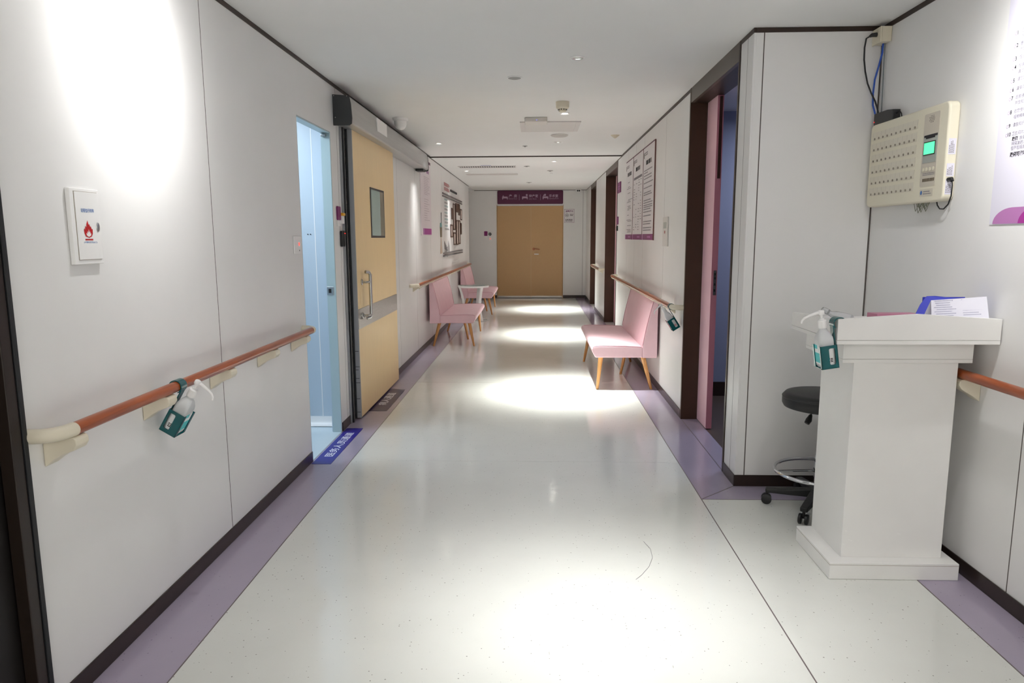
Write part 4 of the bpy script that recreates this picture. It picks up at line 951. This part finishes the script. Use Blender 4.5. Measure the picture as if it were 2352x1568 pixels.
FR = [(11.985,12.33,1.445,1.664,0,'lowest left'),(12.145,12.43,1.755,1.947,1,'upper left'),(12.41,12.70,1.575,2.035,0,'tall second'),(12.41,12.77,1.312,1.535,0,'bottom second'),
      (12.778,12.845,1.31,2.055,1,'thin middle'),(12.85,13.20,1.90,2.06,1,'dark top middle'),(12.85,13.19,1.31,1.76,0,'tall lower middle'),(13.23,13.50,1.855,2.064,1,'dark top right'),
      (13.205,13.52,1.32,1.765,0,'tall lower right'),(13.58,13.88,1.775,1.985,0,'upper right end'),(13.55,13.77,1.50,1.72,1,'dark lower right end')]
for i, (a, b, c, d, dk_, nm) in enumerate(FR):
    t = thing('photo_frame', nm + ' walnut photo frame in the culture wall cluster', 'picture frame', (XL, (a+b)/2, (c+d)/2), 'walnut photo frames on the culture wall')
    wv, wh = min(.065, (b-a)*.24), .022; m = MB(); dp = .007 if i % 2 else .009
    for r_ in ((a, b, c, c+wh), (a, b, d-wh, d), (a, a+wv, c+wh, d-wh), (b-wv, b, c+wh, d-wh)): m.box(XL+.001, XL+dp, *r_)
    obj('frame_border', m, framew, t)
    box('picture', photod if dk_ else photo, (XL+.001, XL+.005, a+wv, b-wv, c+wh, d-wh), t)

# ------------------------------------------------------------------ small fittings on the right wall
ts = thing('wall_controller', 'pale narrow controller plate on the right wall near the bench', 'switch', (XR, 6.39, 1.5))
box('plate', M('controller_grey', (206, 202, 198), .4), (XR-.014, XR-.001, 6.28, 6.50, 1.36, 1.62), ts, bevel=.003)
box('display', greyscr, (XR-.0152, XR-.0139, 6.32, 6.46, 1.52, 1.575), ts); box('red_key', M('dull_red', (150, 70, 64), .5), (XR-.0152, XR-.0139, 6.37, 6.41, 1.475, 1.50), ts)
s1_ = thing('door_number_sign', 'purple wall sign beside the second brown door frame', 'sign', (XR, 10.05, 2.13)); box('sign_plate', purple, (XR-.012, XR-.001, 9.88, 10.21, 2.055, 2.20), s1_, bevel=.002)
m = MB(); lines(m, (XR-.0128, 10.15, 2.10), RD, ZD, [0,.03], .2, .016, (.8,1)); obj('sign_print', m, lilac, s1_, fix=False)
s2_ = thing('room_badge', 'small purple badge beside the second brown door frame', 'sign', (XR, 10.18, 1.68)); obj('badge_plate', MB().prism(rrect(10.12, 10.24, 1.62, 1.73, .012), 0, XR-.012, XR-.001), purple, s2_)
s3_ = thing('card_reader', 'black card reader under the small purple badge on the right', 'card reader', (XR, 10.19, 1.56)); box('reader_body', blackp, (XR-.022, XR-.001, 10.16, 10.23, 1.53, 1.60), s3_, bevel=.004)
box('reader_face', darkbox, (XR-.0235, XR-.0221, 10.17, 10.22, 1.54, 1.59), s3_)

# ------------------------------------------------------------------ ceiling fittings
GD = 'recessed downlights in the corridor ceiling'
def downlight(x, y, lit, label, power=0, size=62, R=.047, blend=1.0, col=WARM, target=None, n=0, b=0.0):
    t = thing('downlight', label, 'ceiling light', (x, y, H), GD)
    obj('trim_ring', MB().lathe([(R*.76, H-.006), (R*.80, H-.0055), (R, H-.003), (R, H-.0004), (R*.76, H-.0004), (R*.76, H-.006)], (x, y, 0), 32, closed=False), whitepl, t, smooth=True)
    obj('reflector', MB().lathe([(R*.755, H-.0042), (R*.6, H-.0014)], (x, y, 0), 28, closed=False), chrome, t, smooth=True, fix=False)
    obj('lens', MB().lathe([(.001, H-.0016), (R*.6, H-.0012)], (x, y, 0), 28, closed=False), glow if lit else dimglass, t, fix=False)
    if lit:
        l = lamp('SPOT', 'spot', (x, y, H-.012), power, col, target, spot_size=math.radians(size), spot_blend=blend, shadow_soft_size=.03)
        if n: beam(l, n, b)
        l.parent = t; l.location = l.location - t.location
    return t
for y, lit, lb in ((2.48, True, 'lit ceiling downlight over the bright floor pool near the camera'), (4.56, False, 'unlit chrome downlight nearest the camera in the middle row'), (6.54, True, 'lit downlight just behind the smoke detector'),
                   (8.47, False, 'unlit downlight behind the flat ceiling speaker'), (10.45, True, 'lit downlight just past the dark ceiling joint'), (12.32, False, 'unlit downlight far along the corridor ceiling'), (14.10, True, 'farthest lit downlight before the double door')):
    downlight(0.25, y, lit, lb, POOL_W*(.145 if y < 3 else (.74 if y < 8 else .90)), 150, n=32 if y > 3 else 20, b=.010 if y > 3 else .02, col=WARM if y < 3 else FARC)
for y, p, lb in ((2.60, 1.05, 'lit downlight washing the near left wall'), (8.495, .36, 'lit wall-washing downlight above the end of the sliding door'), (11.82, .36, 'lit downlight washing the culture wall')):
    if y < 3: downlight(-0.98, 2.5, True, lb, SCALLOP_W*p*.78, 150, target=(XL, 2.58, 2.13), n=12, b=.16)
    else: downlight(-1.16, y, True, lb, SCALLOP_W*p*1.3, 150, target=(XL, y, 1.08), n=22)
downlight(1.40, 2.35, True, 'lit downlight washing the big poster on the nook wall', SCALLOP_W*.8, 150, target=(XN, 2.55, 2.12), n=6)
for y, lb in ((5.09, 'grey round ceiling speaker nearest the camera'),):
    t = thing('ceiling_speaker', lb, 'speaker', (-.156, y, H)); obj('speaker_ring', MB().lathe([(.046, H-.005), (.052, H-.004), (.052, H-.0004), (.046, H-.0004), (.046, H-.005)], (-.156, y, 0), 32, closed=False), whitepl, t, smooth=True)
    obj('speaker_mesh', MB().lathe([(.001, H-.010), (.03, H-.009), (.0455, H-.004), (.0455, H-.0005)], (-.156, y, 0), 32, closed=False), grille, t, smooth=True)
t = thing('ceiling_speaker', 'large flat white ceiling disc behind the air vent', 'speaker', (.247, 7.90, H)); obj('speaker_disc', MB().lathe([(.001, H-.020), (.075, H-.018), (.092, H-.010), (.092, H-.0005)], (.247, 7.90, 0), 36, closed=False), M('disc_grey', (188, 184, 180), .6), t, smooth=True)
obj('disc_rim', MB().torus((.247, 7.90, H-.006), .094, .004, 36, 6), whitepl, t, smooth=True)
for x, y, R, lb in ((-.144, 8.80, .03, 'tiny grey ceiling rosette before the ceiling joint'), (-.155, 11.11, .045, 'small ceiling rosette right of the slot diffuser'), (-.157, 14.40, .055, 'farthest small ceiling rosette, by the double door'), (.22, 11.9, .05, 'pale ceiling rosette right of the white slot vent')):
    t = thing('sprinkler_rosette', lb, 'sprinkler', (x, y, H), 'sprinkler rosettes'); obj('rosette', MB().lathe([(.001, H-.014), (R*.35, H-.014), (R*.4, H-.006), (R, H-.004), (R, H-.0005)], (x, y, 0), 24, closed=False), grille, t, smooth=True)
t = thing('smoke_detector', 'cream smoke detector hanging from the ceiling before the lit downlight', 'smoke detector', (.211, 6.0, H))
obj('detector_base', MB().lathe([(.056, H-.0005), (.056, H-.012), (.054, H-.046), (.044, H-.056), (.036, H-.058)], (.211, 6.0, 0), 32), cream, t, smooth=True)
obj('sensing_head', MB().lathe([(.034, H-.0585), (.034, H-.068), (.030, H-.078), (.022, H-.082), (.002, H-.083)], (.211, 6.0, 0), 32), cream, t, smooth=True)
m = MB()
for k in range(10):
    a = 2*PI*k/10; cx, cyy = .211+.0335*math.cos(a), 6.0+.0335*math.sin(a); m.lathe([(.005, H-.067), (.005, H-.060)], (cx, cyy, 0), 8)
obj('sensor_slot', m, ink, t)
t = thing('dome_camera', 'white dome security camera on the ceiling above the silver housing', 'camera', (-1.275, 6.73, H))
obj('camera_base', MB().lathe([(.072, H-.0005), (.070, H-.02), (.060, H-.024)], (-1.275, 6.73, 0), 32), whitepl, t, smooth=True)
obj('camera_dome', MB().lathe([(.058, H-.0245), (.058, H-.05), (.052, H-.072), (.040, H-.090), (.022, H-.102), (.002, H-.106)], (-1.275, 6.73, 0), 32), whitepl, t, smooth=True)
t = thing('bullet_camera', 'tiny white security camera at the far ceiling edge', 'camera', (.96, 16.6, H)); obj('camera_body', MB().box(.90, 1.03, 16.56, 16.70, 2.49, H-.0005), whitepl, t, bevel=.01)
for k in (0, 1):
    obj('camera_lens', MB().lathe([(.018, 0), (.018, .006)], (.945+.04*k, 16.553, 2.515), 14, axis=1), ink, t)
t = thing('wifi_access_point', 'white box access point with blue light before the ceiling vent', 'access point', (-.01, 6.80, H))
box('unit_body', M('unit_white', (196, 191, 186), .5), (-.113, .097, 6.72, 6.92, H-.042, H-.001), t, bevel=.006); box('unit_mount', inkg, (-.10, .085, 6.74, 6.90, H-.0008, H-.0002), t); box('unit_led', ledb, (-.005, .001, 6.7185, 6.7205, H-.03, H-.024), t)
t = thing('ceiling_vent', 'large pale rectangular ceiling vent panel behind the access point', 'vent', (.13, 7.29, H))
m = MB(); x0, x1, y0, y1 = -.165, .425, 6.975, 7.592; zz0, zz1 = H-.010, H-.0004
for r_ in ((x0, x0+.045, y0, y1), (x1-.045, x1, y0, y1), (x0+.045, x1-.045, y0, y0+.03), (x0+.045, x1-.045, y1-.03, y1)): m.box(*r_, zz0, zz1)
obj('vent_frame', m, ventw, t)
for k in range(18):
    y = y0+.045+k*.0305; obj('vent_slat', MB().prism([(y, H-.003), (y+.022, H-.010), (y+.024, H-.009), (y+.002, H-.002)], 0, x0+.0455, x1-.0455), ventw, t)
t = thing('slot_diffuser', 'dark slot air diffuser in the ceiling past the joint', 'vent', (-.77, 11.13, H))
x0, x1, y0, y1 = -1.22, -.325, 11.03, 11.27
m = MB()
for r_ in ((x0, x0+.02, y0, y1), (x1-.02, x1, y0, y1), (x0+.02, x1-.02, y0, y0+.02), (x0+.02, x1-.02, y1-.02, y1)): m.box(*r_, H-.008, H-.0004)
obj('diffuser_frame', m, ventw, t); box('diffuser_dark', slot, (x0+.0205, x1-.0205, y0+.0205, y1-.0205, H-.0012, H-.0003), t)
for k in range(24):
    x = x0+.035+k*.0355; obj('diffuser_vane', MB().prism([(x, H-.0075), (x+.003, H-.0075), (x+.013, H-.0015), (x+.010, H-.0015)], 1, y0+.021, y1-.021), ventw, t)
box('diffuser_sticker', M('sticker_blue', (170, 174, 204), .5), (-.86, -.70, 10.94, 11.02, H-.0012, H-.0003), t)
t = thing('slot_vent', 'white slot return vent behind the dark diffuser', 'vent', (-.78, 12.5, H)); m = MB()
x0, x1, y0, y1 = -1.23, -.33, 12.38, 12.62
for r_ in ((x0, x0+.02, y0, y1), (x1-.02, x1, y0, y1), (x0+.02, x1-.02, y0, y0+.02), (x0+.02, x1-.02, y1-.02, y1)): m.box(*r_, H-.006, H-.0004)
obj('vent_frame', m, ventw, t)
for k in range(6):
    y = y0+.03+k*.032; obj('vent_slat', MB().prism([(y, H-.0015), (y+.018, H-.0055), (y+.020, H-.0045), (y+.002, H-.001)], 0, x0+.0205, x1-.0205), ventw, t)
t = thing('wall_cone', 'small cream cone sprinkler head in the ceiling near the right wall', 'sprinkler', (.857, 7.94, H)); obj('cone', MB().lathe([(.05, H-.0005), (.046, H-.006), (.016, H-.03), (.004, H-.036)], (.857, 7.94, 0), 24), cream, t, smooth=True)
for o_ in list(COL.objects):
    if o_.parent is None and o_.type == 'EMPTY' and abs(o_.location.z-H) < 1e-4 and o_.location.y > 9.9: o_.location.z -= .0148
# two hairs lying on the floor
hr = thing('hair', 'single curved dark hair lying on the bright floor', 'hair', (.49, 3.0, 0)); obj('strand', MB().tube([(.515,3.20,.0018),(.535,3.12,.0018),(.53,3.03,.0018),(.50,2.94,.0018),(.455,2.86,.0018),(.425,2.82,.0018)], .0007, 5), inkg, hr)
